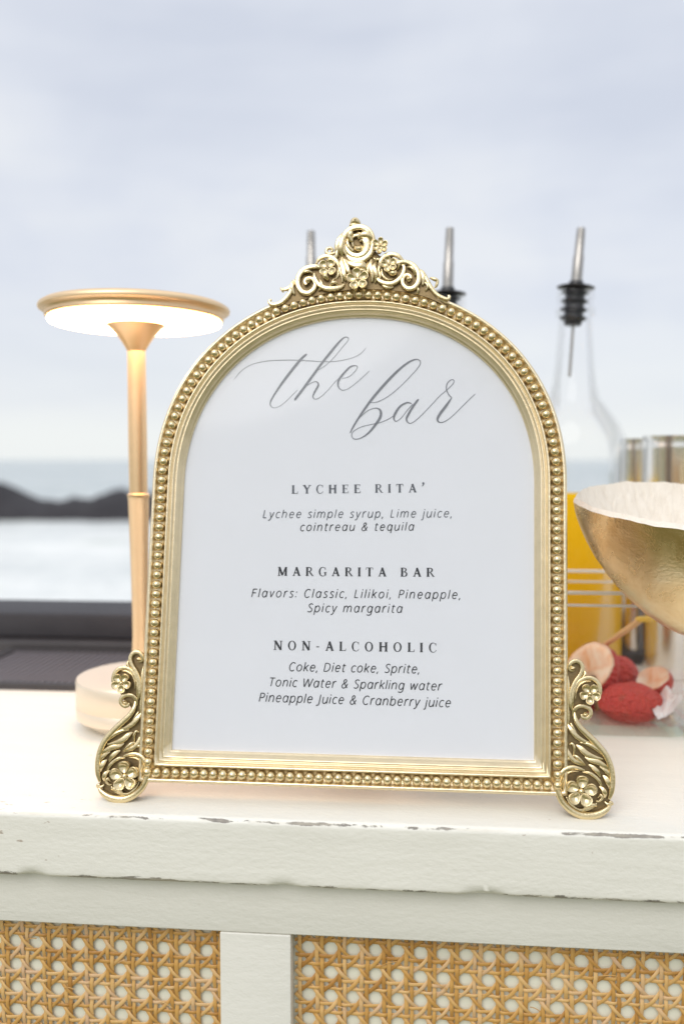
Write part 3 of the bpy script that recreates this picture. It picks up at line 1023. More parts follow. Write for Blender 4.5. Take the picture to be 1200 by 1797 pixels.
def make_foot(mirror):
    ft_ = sub_empty('scroll_foot', fr)
    S4 = 4.6154

    def G(x, y):
        a, b = on_frame(940 + x / S4, 1120 + y / S4, 0.001)
        if mirror:
            a = 2 * AX(b) - a
        return a, b

    def q(pts, name='scroll', **k):
        P = []
        for p in pts:
            a, b = G(p[0], p[1])
            P.append((a, b, p[2] * (1.35 if name == 'leaf' else 1.08) * SC / S4) + ((p[3] * 1.6 * SC / S4,) if len(p) > 3 else ()))
        return relief(P, name, ft_, **k)

    def fl(x, y, R, rot=0.0, **k):
        a, b = G(x, y)
        return flower(a, b, R * SC / S4, ft_, rot=(pi - rot if mirror else rot), **k)
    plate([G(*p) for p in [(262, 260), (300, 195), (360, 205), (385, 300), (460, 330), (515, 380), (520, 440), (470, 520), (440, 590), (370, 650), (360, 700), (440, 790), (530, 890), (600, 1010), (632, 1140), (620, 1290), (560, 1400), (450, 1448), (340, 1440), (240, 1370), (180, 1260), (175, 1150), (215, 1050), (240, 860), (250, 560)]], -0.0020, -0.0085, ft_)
    # top curl
    q([(312, 258, 12, 6), (290, 262, 13, 6), (275, 245, 14, 6), (280, 215, 15, 8), (305, 192, 16, 8), (340, 188, 17, 8), (370, 210, 17, 8), (380, 250, 17, 8), (362, 300, 17, 8), (328, 350, 18, 8), (300, 410, 18, 8), (285, 470, 16, 8), (285, 540, 14, 8), (300, 590, 8, 6)])
    q([(292, 228, 8, 14), (300, 245, 22, 16), (306, 262, 8, 12)], 'bud', groove=0, k=1.0)
    q([(262, 300, 4, 2), (268, 380, 13, 4), (262, 470, 14, 4), (262, 560, 13, 4), (270, 660, 10, 4), (262, 740, 5, 2)])
    q([(395, 265, 5, 4), (405, 290, 10, 6), (385, 325, 10, 6), (350, 350, 6, 6)], 'leaf', groove=0)
    # hood over the small flower
    q([(305, 560, 5, 8), (300, 500, 12, 10), (310, 430, 14, 10), (345, 365, 15, 10), (400, 328, 16, 10), (458, 328, 17, 10), (502, 358, 18, 10), (520, 405, 18, 10), (518, 455, 16, 10), (500, 490, 8, 8)])
    q([(325, 500, 4, 8), (332, 430, 9, 8), (362, 378, 10, 8), (410, 352, 10, 8), (452, 352, 6, 8)], groove=0)
    fl(432, 450, 82, rot=0.9, petals=5, base=0.0022, cen=0.2)
    # small curl
    q([(300, 640, 5, 4), (315, 585, 13, 8), (350, 556, 16, 10), (400, 556, 17, 10), (440, 580, 17, 10), (446, 620, 16, 10), (418, 650, 15, 10), (385, 645, 14, 12), (372, 620, 10, 12)])
    q([(395, 600, 8, 18), (400, 618, 22, 22), (408, 635, 8, 16)], 'bud', groove=0, k=1.0)
    # long S band
    q([(318, 600, 8, 6), (325, 660, 18, 10), (360, 725, 22, 12), (425, 790, 24, 12), (500, 865, 24, 12), (565, 945, 24, 12), (608, 1040, 23, 12), (624, 1140, 22, 12), (618, 1240, 20, 12), (598, 1310, 12, 10)], groove=0.25)
    # bottom loop
    q([(620, 1350, 5, 6), (580, 1392, 20, 10), (520, 1428, 27, 12), (440, 1444, 30, 14), (350, 1432, 29, 14), (270, 1385, 28, 14), (208, 1310, 27, 14), (180, 1220, 26, 14), (190, 1135, 25, 14), (230, 1075, 23, 14), (290, 1052, 20, 14), (350, 1060, 16, 14), (400, 1078, 8, 12)], groove=0.22)
    q([(235, 1260, 4, 10), (218, 1190, 9, 12), (240, 1120, 11, 12), (290, 1085, 10, 12), (350, 1085, 5, 10)], groove=0)
    q([(380, 1090, 4, 10), (430, 1095, 13, 14), (480, 1125, 14, 14), (520, 1170, 13, 14), (540, 1215, 5, 10)])
    q([(600, 1330, 10, 6), (622, 1345, 12, 6), (628, 1362, 5, 4)], 'bud', groove=0)
    q([(560, 1330, 4, 8), (585, 1350, 10, 10), (612, 1348, 8, 8)], 'leaf', groove=0)
    # leaves between the band and the frame
    q([(262, 700, 4, 4), (290, 745, 16, 8), (335, 800, 17, 10), (400, 840, 12, 10), (450, 850, 4, 8)], 'leaf')
    q([(285, 690, 4, 8), (300, 720, 9, 10), (335, 780, 8, 10), (380, 815, 4, 8)], 'leaf', groove=0)
    q([(330, 868, 5, 8), (365, 895, 17, 12), (415, 940, 20, 14), (480, 968, 14, 14), (550, 985, 5, 12)], 'leaf')
    q([(400, 965, 5, 8), (440, 990, 14, 12), (500, 1005, 18, 14), (560, 1040, 14, 14), (600, 1075, 5, 10)], 'leaf')
    q([(430, 1030, 5, 8), (465, 1050, 14, 10), (500, 1085, 15, 12), (525, 1130, 5, 10)], 'leaf')
    q([(520, 1045, 4, 8), (555, 1065, 12, 10), (595, 1105, 12, 10), (612, 1150, 4, 8)], 'leaf')
    q([(545, 1115, 4, 10), (570, 1140, 16, 12), (590, 1180, 16, 14), (600, 1225, 5, 10)], 'leaf')
    q([(515, 1205, 4, 10), (545, 1230, 15, 14), (562, 1265, 14, 14), (560, 1300, 5, 10)], 'leaf')
    q([(505, 1300, 4, 10), (528, 1275, 11, 12), (540, 1300, 12, 12), (515, 1325, 9, 12), (490, 1325, 4, 10)], groove=0)
    q([(250, 870, 4, 6), (262, 925, 13, 8), (300, 985, 15, 10), (350, 1015, 14, 10), (400, 1035, 5, 8)], 'leaf')
    q([(300, 955, 4, 8), (335, 965, 12, 12), (370, 1000, 12, 12), (405, 1035, 4, 10)], 'leaf', groove=0)
    q([(215, 1020, 4, 6), (245, 985, 11, 8), (280, 985, 10, 8), (300, 1000, 4, 6)], 'leaf', groove=0)
    q([(275, 870, 4, 4), (300, 860, 9, 4), (318, 900, 10, 4), (310, 950, 4, 4)], 'leaf', groove=0)
    q([(360, 850, 4, 6), (420, 860, 13, 8), (480, 890, 15, 10), (530, 930, 12, 10), (560, 965, 4, 8)], 'leaf', groove=0.1)
    # flower in the loop, and the leaves under it
    fl(356, 1230, 118, rot=1.45, petals=5, base=0.0034, cen=0.2)
    q([(250, 1290, 4, 10), (285, 1350, 11, 12), (345, 1395, 12, 12), (420, 1392, 12, 12), (480, 1360, 10, 12), (495, 1340, 4, 10)])
    q([(380, 1400, 4, 14), (420, 1365, 12, 16), (470, 1355, 12, 16), (498, 1372, 4, 12)], 'leaf', groove=0)
    q([(240, 1320, 4, 12), (270, 1365, 9, 16), (320, 1412, 9, 16), (360, 1425, 4, 14)], 'leaf', groove=0)
    return ft_


make_foot(False)
make_foot(True)

# ------------------------------------------------------------------ lettering on the card
INKD = CD + 0.00012


class Ink(MB):
    k = 0

    def stroke(s, pts):
        """pts: (x, z, width) in frame coordinates"""
        n = len(pts)
        if n < 2: return
        Ink.k = (Ink.k + 1) % 14
        y = -(INKD + Ink.k * 0.000012)
        L_, R_ = [], []
        for i, (x, z, w) in enumerate(pts):
            a, b = pts[max(0, i - 1)], pts[min(n - 1, i + 1)]
            dx, dz = b[0] - a[0], b[1] - a[1]
            l = math.hypot(dx, dz) or 1e-9
            px, pz = -dz / l * w / 2, dx / l * w / 2
            L_.append((x + px, y, z + pz)); R_.append((x - px, y, z - pz))
        s.grid([L_, R_])


def crop_line(ink, pts, ox, oy, sc, sub=8):
    P = []
    for x, y, w in spline(pts, sub):
        a, b = on_frame(ox + x / sc, oy + y / sc, INKD)
        P.append((a, b, w * 0.000335 / sc))
    ink.stroke(P)


ink = Ink()
T1 = [[(640, 203, 12), (632, 212, 20), (590, 250, 24), (520, 335, 26), (440, 440, 24), (370, 540, 18), (325, 620, 14), (325, 660, 8), (355, 678, 5), (400, 665, 5), (460, 620, 5), (520, 560, 5), (560, 520, 5)],
      [(8, 425, 4), (60, 360, 5), (150, 300, 5), (280, 268, 6), (400, 260, 7), (520, 258, 7), (650, 264, 7), (800, 272, 6), (900, 268, 6), (1020, 245, 5), (1110, 205, 5), (1160, 150, 4)],
      [(725, 352, 5), (800, 310, 5), (880, 235, 5), (950, 150, 6), (1000, 90, 6), (1003, 62, 8), (970, 60, 12), (920, 105, 20), (850, 190, 24), (770, 290, 22), (690, 400, 24), (610, 510, 24), (545, 595, 22), (532, 608, 12)],
      [(560, 560, 5), (620, 500, 6), (690, 455, 7), (730, 450, 10), (742, 480, 18), (715, 530, 18), (695, 575, 12), (710, 600, 7), (750, 590, 5), (820, 530, 5), (880, 460, 5), (930, 410, 5)],
      [(950, 420, 4), (1010, 405, 5), (1060, 360, 6), (1085, 320, 7), (1065, 307, 9), (1020, 320, 16), (960, 380, 20), (920, 440, 20), (918, 490, 12), (950, 522, 7), (1000, 512, 5), (1060, 470, 5), (1130, 410, 5), (1190, 352, 4)]]
for l in T1: crop_line(ink, l, 410, 580, 5)
T2 = [[(245, 432, 5), (310, 425, 6), (400, 380, 6), (500, 300, 6), (600, 200, 6), (670, 120, 7), (688, 75, 8), (660, 52, 10), (600, 68, 16), (520, 125, 20), (430, 210, 24), (330, 320, 24), (240, 430, 22), (150, 560, 18), (95, 650, 14), (72, 698, 10)],
      [(110, 620, 5), (160, 560, 6), (230, 500, 6), (300, 480, 8), (338, 505, 20), (335, 560, 24), (290, 630, 22), (230, 700, 16), (160, 745, 9), (105, 750, 8), (85, 720, 7), (100, 685, 6), (170, 645, 6), (250, 625, 6), (330, 608, 6), (410, 575, 6), (460, 540, 6)],
      [(610, 440, 7), (570, 432, 14), (510, 465, 18), (465, 530, 22), (455, 575, 14), (475, 595, 7), (520, 565, 6), (580, 490, 6), (620, 445, 6)],
      [(672, 402, 10), (660, 415, 18), (630, 455, 20), (585, 530, 20), (565, 580, 16), (590, 613, 7), (630, 600, 6), (700, 540, 6), (790, 445, 6), (860, 370, 6), (920, 320, 6), (970, 270, 7), (982, 240, 7), (960, 230, 7), (925, 260, 9), (915, 310, 9), (935, 360, 9), (962, 388, 9)],
      [(962, 388, 8), (920, 450, 22), (860, 530, 24), (838, 575, 20), (850, 602, 11), (890, 602, 7), (950, 565, 6), (1030, 490, 6), (1110, 410, 6), (1168, 355, 5)]]
for l in T2: crop_line(ink, l, 600, 620, 5)
ink.build('script_lettering', M_INK2, card, smooth=False)


def E(cx, cy, rx, ry, a0, a1, n=16):
    return [(cx + rx * cos(radians(a0 + (a1 - a0) * i / n)), cy + ry * sin(radians(a0 + (a1 - a0) * i / n))) for i in range(n + 1)]


def sm(*p): return [(a, b) for a, b in spline(list(p), 5)]


DOT = lambda x, y: [(x, y - .045), (x, y + .045)]
ARCH = lambda x: sm((x, .30), (x + .07, .47), (x + .21, .54), (x + .34, .47), (x + .38, .32), (x + .38, 0))
SANS = {
    'a': (.52, [E(.25, .27, .20, .27, 0, 360), [(.46, .54), (.46, 0)]]),
    'b': (.52, [E(.27, .27, .21, .27, 0, 360), [(.06, .76), (.06, 0)]]),
    'c': (.42, [E(.26, .27, .21, .27, 48, 312)]),
    'e': (.50, [E(.26, .27, .20, .27, 5, 318), [(.06, .29), (.46, .29)]]),
    'f': (.28, [sm((.32, .74), (.22, .76), (.14, .67), (.13, .52), (.13, 0)), [(.02, .53), (.28, .53)]]),
    'g': (.52, [E(.25, .27, .20, .27, 0, 360), sm((.46, .54), (.46, -.05), (.40, -.20), (.24, -.245), (.06, -.20))]),
    'h': (.51, [[(.06, .76), (.06, 0)], ARCH(.06)]),
    'i': (.13, [[(.06, .54), (.06, 0)], DOT(.06, .71)]),
    'j': (.15, [sm((.08, .54), (.08, -.10), (.03, -.22), (-.07, -.23)), DOT(.08, .71)]),
    'k': (.43, [[(.06, .76), (.06, 0)], [(.40, .54), (.08, .22)], [(.17, .31), (.42, 0)]]),
    'l': (.13, [[(.06, .76), (.06, 0)]]),
    'm': (.82, [[(.06, .54), (.06, 0)], [(x, y) if x < .07 else (.06 + (x - .06) * .88, y) for x, y in ARCH(.06)], [(.39 + (x - .39) * .93, y) for x, y in ARCH(.39)]]),
    'n': (.51, [[(.06, .54), (.06, 0)], ARCH(.06)]),
    'o': (.53, [E(.26, .27, .22, .27, 0, 360)]),
    'p': (.52, [E(.27, .27, .21, .27, 0, 360), [(.06, .54), (.06, -.24)]]),
    'q': (.52, [E(.25, .27, .20, .27, 0, 360), [(.46, .54), (.46, -.24)]]),
    'r': (.33, [[(.06, .54), (.06, 0)], sm((.06, .30), (.12, .46), (.22, .54), (.33, .53))]),
    's': (.38, [sm((.36, .48), (.24, .54), (.11, .50), (.08, .40), (.20, .29), (.33, .19), (.33, .07), (.20, 0), (.04, .05))]),
    't': (.31, [sm((.14, .68), (.12, .50), (.12, .14), (.17, .02), (.30, .02)), [(.02, .53), (.30, .53)]]),
    'u': (.51, [sm((.06, .54), (.06, .20), (.11, .05), (.22, .0), (.36, .06), (.44, .22)), [(.45, .54), (.45, 0)]]),
    'v': (.42, [[(.02, .54), (.20, 0), (.40, .54)]]),
    'w': (.68, [[(.02, .54), (.17, 0), (.33, .52), (.49, 0), (.65, .54)]]),
    'y': (.43, [[(.02, .54), (.21, .02)], sm((.42, .54), (.24, .06), (.15, -.16), (.0, -.23))]),
    'L': (.42, [[(.06, .72), (.06, .02), (.38, .02)]]), 'F': (.44, [[(.42, .70), (.06, .70), (.06, 0)], [(.06, .37), (.38, .37)]]),
    'C': (.58, [E(.34, .36, .28, .36, 48, 312)]),
    'P': (.48, [[(.06, .72), (.06, 0)], sm((.06, .70), (.26, .70), (.41, .62), (.41, .42), (.26, .33), (.06, .33))]),
    'S': (.46, [sm((.42, .64), (.28, .72), (.12, .67), (.08, .54), (.22, .39), (.38, .28), (.40, .10), (.24, 0), (.04, .06))]),
    'D': (.62, [[(.06, .72), (.06, 0)], sm((.06, .70), (.26, .70), (.48, .60), (.55, .36), (.48, .12), (.26, .02), (.06, .02))]),
    'T': (.50, [[(.0, .70), (.50, .70)], [(.25, .70), (.25, 0)]]),
    'W': (.88, [[(.02, .72), (.21, 0), (.43, .70), (.65, 0), (.86, .72)]]),
    'J': (.22, [sm((.12, .72), (.12, .0), (.06, -.15), (-.10, -.18))]),
    '&': (.62, [sm((.58, 0), (.36, .25), (.18, .50), (.18, .64), (.29, .72), (.40, .62), (.34, .46), (.16, .34), (.07, .17), (.18, 0), (.36, .02), (.48, .16), (.54, .36))]),
    ',': (.13, [[(.07, .07), (.02, -.12)]]), ':': (.14, [DOT(.06, .06), DOT(.06, .46)]), ' ': (.26, []),
}
TK, TN = .23, .11


def sr(x, y): return [(x - .15, y, .055), (x + .15, y, .055)]


def cw(pts): return spline(pts, 5)


CSH = cw([(.74, .76, .05), (.66, .93, .05), (.46, 1.0, .06), (.24, .88, .12), (.13, .5, .18), (.24, .12, .12), (.46, 0, .06), (.66, .06, .05), (.78, .24, .05)])
SER = {
    'L': (.70, [[(.18, 1, TK), (.18, 0, TK)], [(.02, .03, .06), (.66, .03, .06)], [(.65, 0, .06), (.68, .26, .05)], sr(.18, .975)]),
    'Y': (.84, [[(.12, 1, TK), (.44, .46, TK)], [(.76, 1, TN), (.46, .46, TN)], [(.43, .5, TK), (.43, 0, TK)], sr(.12, .975), sr(.76, .975), sr(.43, .025)]),
    'C': (.82, [CSH, [(.74, .98, .05), (.74, .70, .05)]]),
    'H': (.92, [[(.18, 1, TK), (.18, 0, TK)], [(.74, 1, TK), (.74, 0, TK)], [(.18, .52, TN), (.74, .52, TN)], sr(.18, .975), sr(.18, .025), sr(.74, .975), sr(.74, .025)]),
    'E': (.74, [[(.18, 1, TK), (.18, 0, TK)], [(.03, .97, .06), (.64, .97, .06)], [(.18, .52, .06), (.52, .52, .06)], [(.03, .03, .06), (.68, .03, .06)], [(.64, 1, .06), (.62, .78, .05)], [(.52, .64, .05), (.52, .40, .05)], [(.67, 0, .06), (.70, .26, .05)]]),
    'R': (.84, [[(.18, 1, TK), (.18, 0, TK)], cw([(.03, .97, .06), (.40, .97, .07), (.58, .88, .13), (.60, .74, .16), (.54, .60, .12), (.40, .52, .06), (.18, .52, .05)]), [(.40, .52, .12), (.74, .03, .15)], [(.66, .03, .06), (.86, .03, .05)], sr(.18, .025)]),
    'I': (.34, [[(.17, 1, TK), (.17, 0, TK)], sr(.17, .975), sr(.17, .025)]),
    'T': (.76, [[(.38, 1, TK), (.38, 0, TK)], [(.04, .97, .06), (.72, .97, .06)], [(.05, 1, .06), (.03, .74, .05)], [(.71, 1, .06), (.73, .74, .05)], sr(.38, .025)]),
    'A': (.88, [[(.14, .02, TN), (.44, .98, TN)], [(.42, 1.0, TK), (.74, 0, TK)], [(.24, .33, TN), (.62, .33, TN)], [(.02, .025, .055), (.28, .025, .055)], [(.60, .025, .055), (.88, .025, .055)]]),
    'M': (1.06, [[(.16, 0, TN), (.16, 1, TN)], [(.18, 1, TK), (.52, .06, TK)], [(.52, .06, TN), (.86, 1, TN)], [(.88, 1, TK), (.88, 0, TK)], [(.02, .975, .055), (.22, .975, .055)], [(.84, .975, .055), (1.03, .975, .055)], sr(.16, .025), sr(.88, .025)]),
    'G': (.88, [CSH[:-5], [(.74, .98, .05), (.74, .70, .05)], [(.74, .06, .15), (.74, .42, .15)], sr(.74, .42)]),
    'B': (.78, [[(.18, 1, TK), (.18, 0, TK)], cw([(.03, .97, .06), (.40, .97, .07), (.56, .88, .12), (.57, .74, .15), (.50, .60, .10), (.38, .53, .06), (.18, .53, .05)]), cw([(.18, .53, .05), (.42, .52, .06), (.62, .42, .12), (.65, .27, .17), (.58, .10, .12), (.40, .03, .06), (.03, .03, .06)])]),
    'N': (.92, [[(.16, 0, TN), (.16, 1, TN)], [(.16, 1, TK), (.74, .02, TK)], [(.76, 1, TN), (.76, 0, TN)], [(.0, .975, .055), (.22, .975, .055)], sr(.16, .025), sr(.76, .975)]),
    'O': (.90, [[(.44 + .33 * cos(a), .5 + .49 * sin(a), .07 + .11 * abs(cos(a)) ** 1.5) for a in [2 * pi * i / 28 for i in range(29)]]]),
    '-': (.42, [[(.05, .40, .10), (.34, .40, .10)]]),
    '’': (.24, [cw([(.10, 1.16, .12), (.15, 1.08, .26), (.17, .98, .20), (.14, .84, .12), (.02, .70, .05)])]),
    ' ': (.42, []),
}


def text_line(text, p0, p1, h, name, m, serif=False, shear=0.21, wt=0.080):
    """text between two photo points on its baseline; h = cap height in photo pixels"""
    font = SER if serif else SANS
    a0, b0 = on_frame(*p0, INKD)
    a1, b1 = on_frame(*p1, INKD)
    size = h * (0.000385 if serif else 0.000338) / (1.0 if serif else 0.72)
    L = math.hypot(a1 - a0, b1 - b0)
    ux, uz = (a1 - a0) / L, (b1 - b0) / L
    XS = 1.08 if serif else 0.93
    nat = sum(font[c][0] for c in text) * size * XS
    track = (L - nat) / (len(text) - 1)
    ink = Ink(); x = 0
    for c in text:
        w, strokes = font[c]
        parts = []
        for st_ in strokes:
            if 2 < len(st_) < 6:
                parts += [[a_, b_] for a_, b_ in zip(st_, st_[1:])]
            else:
                parts.append(st_)
        for st_ in parts:
            P = []
            for p in st_:
                px, pz = p[0] * size * XS, p[1] * size
                wd = (p[2] if serif else wt) * size
                if not serif: px += pz * shear - 0.02 * size
                X = x + px
                P.append((a0 + ux * X - uz * pz, b0 + uz * X + ux * pz, wd))
            ink.stroke(P)
        x += w * size * XS + track
    return ink.build(name, m, card, smooth=False)


text_line('LYCHEE RITA’', (511.5, 866.3), (744, 863.8), 13.4, 'heading_lettering', M_INK_VEILED, True)
text_line('MARGARITA BAR', (487, 1010.4), (762, 1012.3), 13.6, 'heading_lettering', M_INK, True)
text_line('NON-ALCOHOLIC', (480, 1140.6), (766, 1145), 14.0, 'heading_lettering', M_INK, True)
text_line('Lychee simple syrup, Lime juice,', (461, 909), (793, 907.6), 14, 'menu_lettering', M_INK_VEILED)
text_line('cointreau & tequila', (526, 931.7), (725.5, 930.9), 14, 'menu_lettering', M_INK)
text_line('Flavors: Classic, Lilikoi, Pineapple,', (441, 1047.7), (808, 1051), 14.4, 'menu_lettering', M_INK)
text_line('Spicy margarita', (539, 1074), (705, 1075.3), 14.4, 'menu_lettering', M_INK)
text_line('Coke, Diet coke, Sprite,', (506, 1177.6), (736, 1181.8), 14.6, 'menu_lettering', M_INK)
text_line('Tonic Water & Sparkling water', (471, 1204.3), (774, 1212), 14.6, 'menu_lettering', M_INK)
text_line('Pineapple Juice & Cranberry juice', (454, 1231.3), (790, 1241.3), 14.8, 'menu_lettering', M_INK)

# ------------------------------------------------------------------ table lamp
lc = on_top(243, 1275)
lc = at_y(249, 1275, 0.640); lc.z = 0
lamp = empty('table_lamp', lc)
tag(lamp, 'lit sand gold mushroom table lamp with flat disc head, left of the framed sign', 'table lamp')
kx = 0.640 / F
MB().lathe([(0.0, 0.0), (0.036, 0.0), (0.0375, 0.0012), (0.0375, 0.006), (0.036, 0.0065), (0.0, 0.0065)], 72).build('base_foot', M_LAMPTOP, lamp)
MB().lathe([(0.0, 0.0066), (0.0455, 0.0066), (0.0475, 0.0085), (0.0478, 0.0165), (0.0475, 0.0169), (0.0475, 0.0173), (0.0478, 0.0177),
            (0.0478, 0.0350), (0.0470, 0.0366), (0.0455, 0.0371), (0.030, 0.0374), (0.0, 0.0376)], 96).build('base', M_LAMPTOP, lamp)
MB().lathe([(0.0155, 0.0375), (0.0110, 0.0400), (0.0082, 0.0450), (0.0068, 0.053), (0.0060, 0.066), (0.0060, 0.085), (0.0064, 0.110), (0.0070, 0.140), (0.0076, 0.166), (0.0078, 0.1712)], 48).build('knurled_stem', M_KNURL, lamp)
MB().lathe([(0.0078, 0.1712), (0.0082, 0.1718), (0.0082, 0.1738), (0.0074, 0.1744), (0.0067, 0.1748)], 48).build('collar', M_LAMP, lamp)
MB().lathe([(0.0067, 0.1748), (0.0069, 0.21), (0.0068, 0.25), (0.0066, 0.2800)], 48).build('upper_stem', M_LAMP, lamp)
MB().lathe([(0.0066, 0.2800), (0.0080, 0.2826), (0.0105, 0.2868), (0.0140, 0.2918), (0.0185, 0.2968), (0.0215, 0.2990), (0.0213, 0.2994), (0.0, 0.2994)], 60).build('flared_neck', M_LAMP, lamp)
MB().lathe([(0.0, 0.2996), (0.0605, 0.2996), (0.0622, 0.3002), (0.0626, 0.3012), (0.0626, 0.3022), (0.0, 0.3022)], 96).build('diffuser', M_DIFF, lamp)
MB().lathe([(0.0, 0.3026), (0.0625, 0.3026), (0.0640, 0.3032), (0.0645, 0.3040), (0.0642, 0.3060), (0.0650, 0.3072), (0.0672, 0.3078), (0.0688, 0.3090), (0.0691, 0.3104), (0.0684, 0.3118), (0.0668, 0.3128), (0.0655, 0.3136), (0.060, 0.3144), (0.0, 0.3150)], 96).build('disc_head', M_LAMP, lamp)

# ------------------------------------------------------------------ bottles with pourers


def bottle(px, Y, ytop_flange, label, liquid, liq_mat, lean=(0.0, 0.0), r=0.0495, liqname='juice', sl=1.0):
    fl_z = at_y(px, ytop_flange, Y).z
    loc = at_y(px, ytop_flange, Y); loc.z = 0
    b = empty('glass_bottle', loc)
    tag(b, label, 'bottle', 'clear glass bottles with metal pourers')
    zn = fl_z
    prof = [(0.0, 0.004), (0.030, 0.0015), (r - .006, 0.0), (r - .001, 0.003), (r, 0.010), (r, zn - 0.160), (r - .0008, zn - 0.146), (r - .0025, zn - 0.1365), (r - .0075, zn - 0.1245),
            (r - .0165, zn - 0.112), (0.0235, zn - 0.100), (0.0200, zn - 0.086), (0.0180, zn - 0.066), (0.0166, zn - 0.045), (0.0155, zn - 0.030), (0.0150, zn - 0.026), (0.0180, zn - 0.025),
            (0.0182, zn - 0.019), (0.0160, zn - 0.017), (0.0160, zn - 0.012), (0.0172, zn - 0.010), (0.0172, zn - 0.003), (0.0162, zn - 0.0012), (0.0135, zn - 0.0012)]
    inner = [(0.0130, zn - 0.004), (0.0131, zn - 0.03), (0.0148, zn - 0.050), (0.0162, zn - 0.068), (0.0182, zn - 0.087), (0.0217, zn - 0.102), (r - .0187, zn - 0.114), (r - .0098, zn - 0.1262), (r - .0050, zn - 0.138), (r - .0032, zn - 0.148), (r - .0026, zn - 0.161), (r - .0026, 0.014), (r - .010, 0.006), (0.0, 0.006)]
    MB().lathe(prof + inner, 64).build('glass', M_GLASS, b, angle=60)
    rj = r - .0032
    MB().lathe([(0.0, 0.0072), (rj - .006, 0.0072), (rj, 0.014), (rj, min(liquid - 0.001, zn - 0.167)), (rj - .0012, liquid), (0.0, liquid)], 64).build(liqname, liq_mat, b, angle=60)
    p = bpy.data.objects.new('pourer', None); COL.objects.link(p); p.parent = b
    p.location = (0, 0, zn); p.rotation_euler = (lean[0], lean[1], 0); p.empty_display_size = 0.01
    MB().lathe([(0.0, 0.0), (0.0150, 0.0), (0.0170, 0.0008), (0.0172, 0.0016), (0.0150, 0.0024), (0.0075, 0.0036), (0.0062, 0.0072), (0.0, 0.0072)], 40).build('flange', M_BLACKP, p)
    st_ = [(0.0, -0.001)]
    z = -0.001
    for k in range(4):
        st_ += [(0.0088, z), (0.0122, z - 0.0015), (0.0122, z - 0.003), (0.0088, z - 0.0048)]
        z -= 0.0078
    st_ += [(0.0075, z - 0.001), (0.0, z - 0.001)]
    MB().lathe(st_, 32).build('stopper', M_BLACKP, p)
    MB().lathe([(0.0052, 0.0065), (0.0050, 0.012), (0.0048, 0.030), (0.0042, 0.031), (0.0040, 0.048), (0.0036, 0.0555 * sl), (0.0026, 0.0556 * sl), (0.0026, 0.05)], 24).build('spout', M_SPOUT, p)
    MB().lathe([(0.0014, z), (0.0014, z - 0.048)], 12).build('air_tube', M_SPOUT, p).rotation_euler = (0, -0.02, 0)
    return b


bottle(1010, 0.80, 507, 'clear glass bottle of orange juice with upright pourer, right of the framed sign', 0.167, M_JUICE, (0.0, 0.075))
bottle(785, 0.80, 518, 'glass bottle behind the frame, its metal pourer showing just right of the crest', 0.150, M_SYRUP, (0.0, 0.03), liqname='mixer', sl=1.1)
bottle(546, 0.86, 505, 'glass bottle behind the frame, its pale pourer tip showing left of the crest', 0.150, M_SYRUP, (0.0, 0.0), liqname='mixer')

# ------------------------------------------------------------------ steel tumblers


def tumbler(px, Y, ytop, rpx, label, flare=1.1):
    loc = at_y(px, ytop, Y); h = loc.z; loc.z = 0
    r = rpx / F * Y
    t = empty('steel_tumbler', loc)
    tag(t, label, 'tumbler', 'tall steel tumblers at the right')
    MB().lathe([(0.0, 0.001), (r * .86, 0.001), (r * .88, 0.004), (r * 0.94, h * .5), (r * .985, h - 0.012), (r * .995, h - 0.010), (r * .985, h - 0.008), (r, h - 0.002), (r * 1.01, h), (r * .97, h - .001),
                (r * .95, h - 0.02), (r * .88, h * 0.4), (r * .82, 0.006), (0.0, 0.006)], 64).build('cup', M_STEEL, t, angle=50)
    MB().lathe([(r * .945, h * .52), (r * .965, h * .53), (r * .965, h * .55), (r * .95, h * .56)], 64).build('band', M_STEEL, t)
    return t


tumbler(1187, 0.785, 765, 56, 'larger polished steel tumbler nearest the right picture edge')
tumbler(1118, 0.842, 770, 30, 'narrower steel tumbler between the juice bottle and the larger tumbler')

# ------------------------------------------------------------------ glass jar with lychees
jn0, jn1 = 0.6185, 0.742
ju0, ju1 = 0.0480, 0.1985
jar = empty('glass_jar', (0, 0, 0), BRZ)
tag(jar, 'square clear glass jar holding lychees, at the foot of the juice bottle', 'glass jar')


def rrect(u0, u1, n0, n1, r, z, seg=8):
    out = []
    for cx, cy, a0 in ((u1 - r, n1 - r, 0), (u0 + r, n1 - r, 90), (u0 + r, n0 + r, 180), (u1 - r, n0 + r, 270)):
        for k in range(seg + 1):
            a = radians(a0 + 90 * k / seg)
            out.append((cx + r * cos(a), cy + r * sin(a), z))
    return out


def cap(mb, ring):
    k = len(mb.v); mb.v += ring; mb.f.append(tuple(range(k, k + len(ring))))


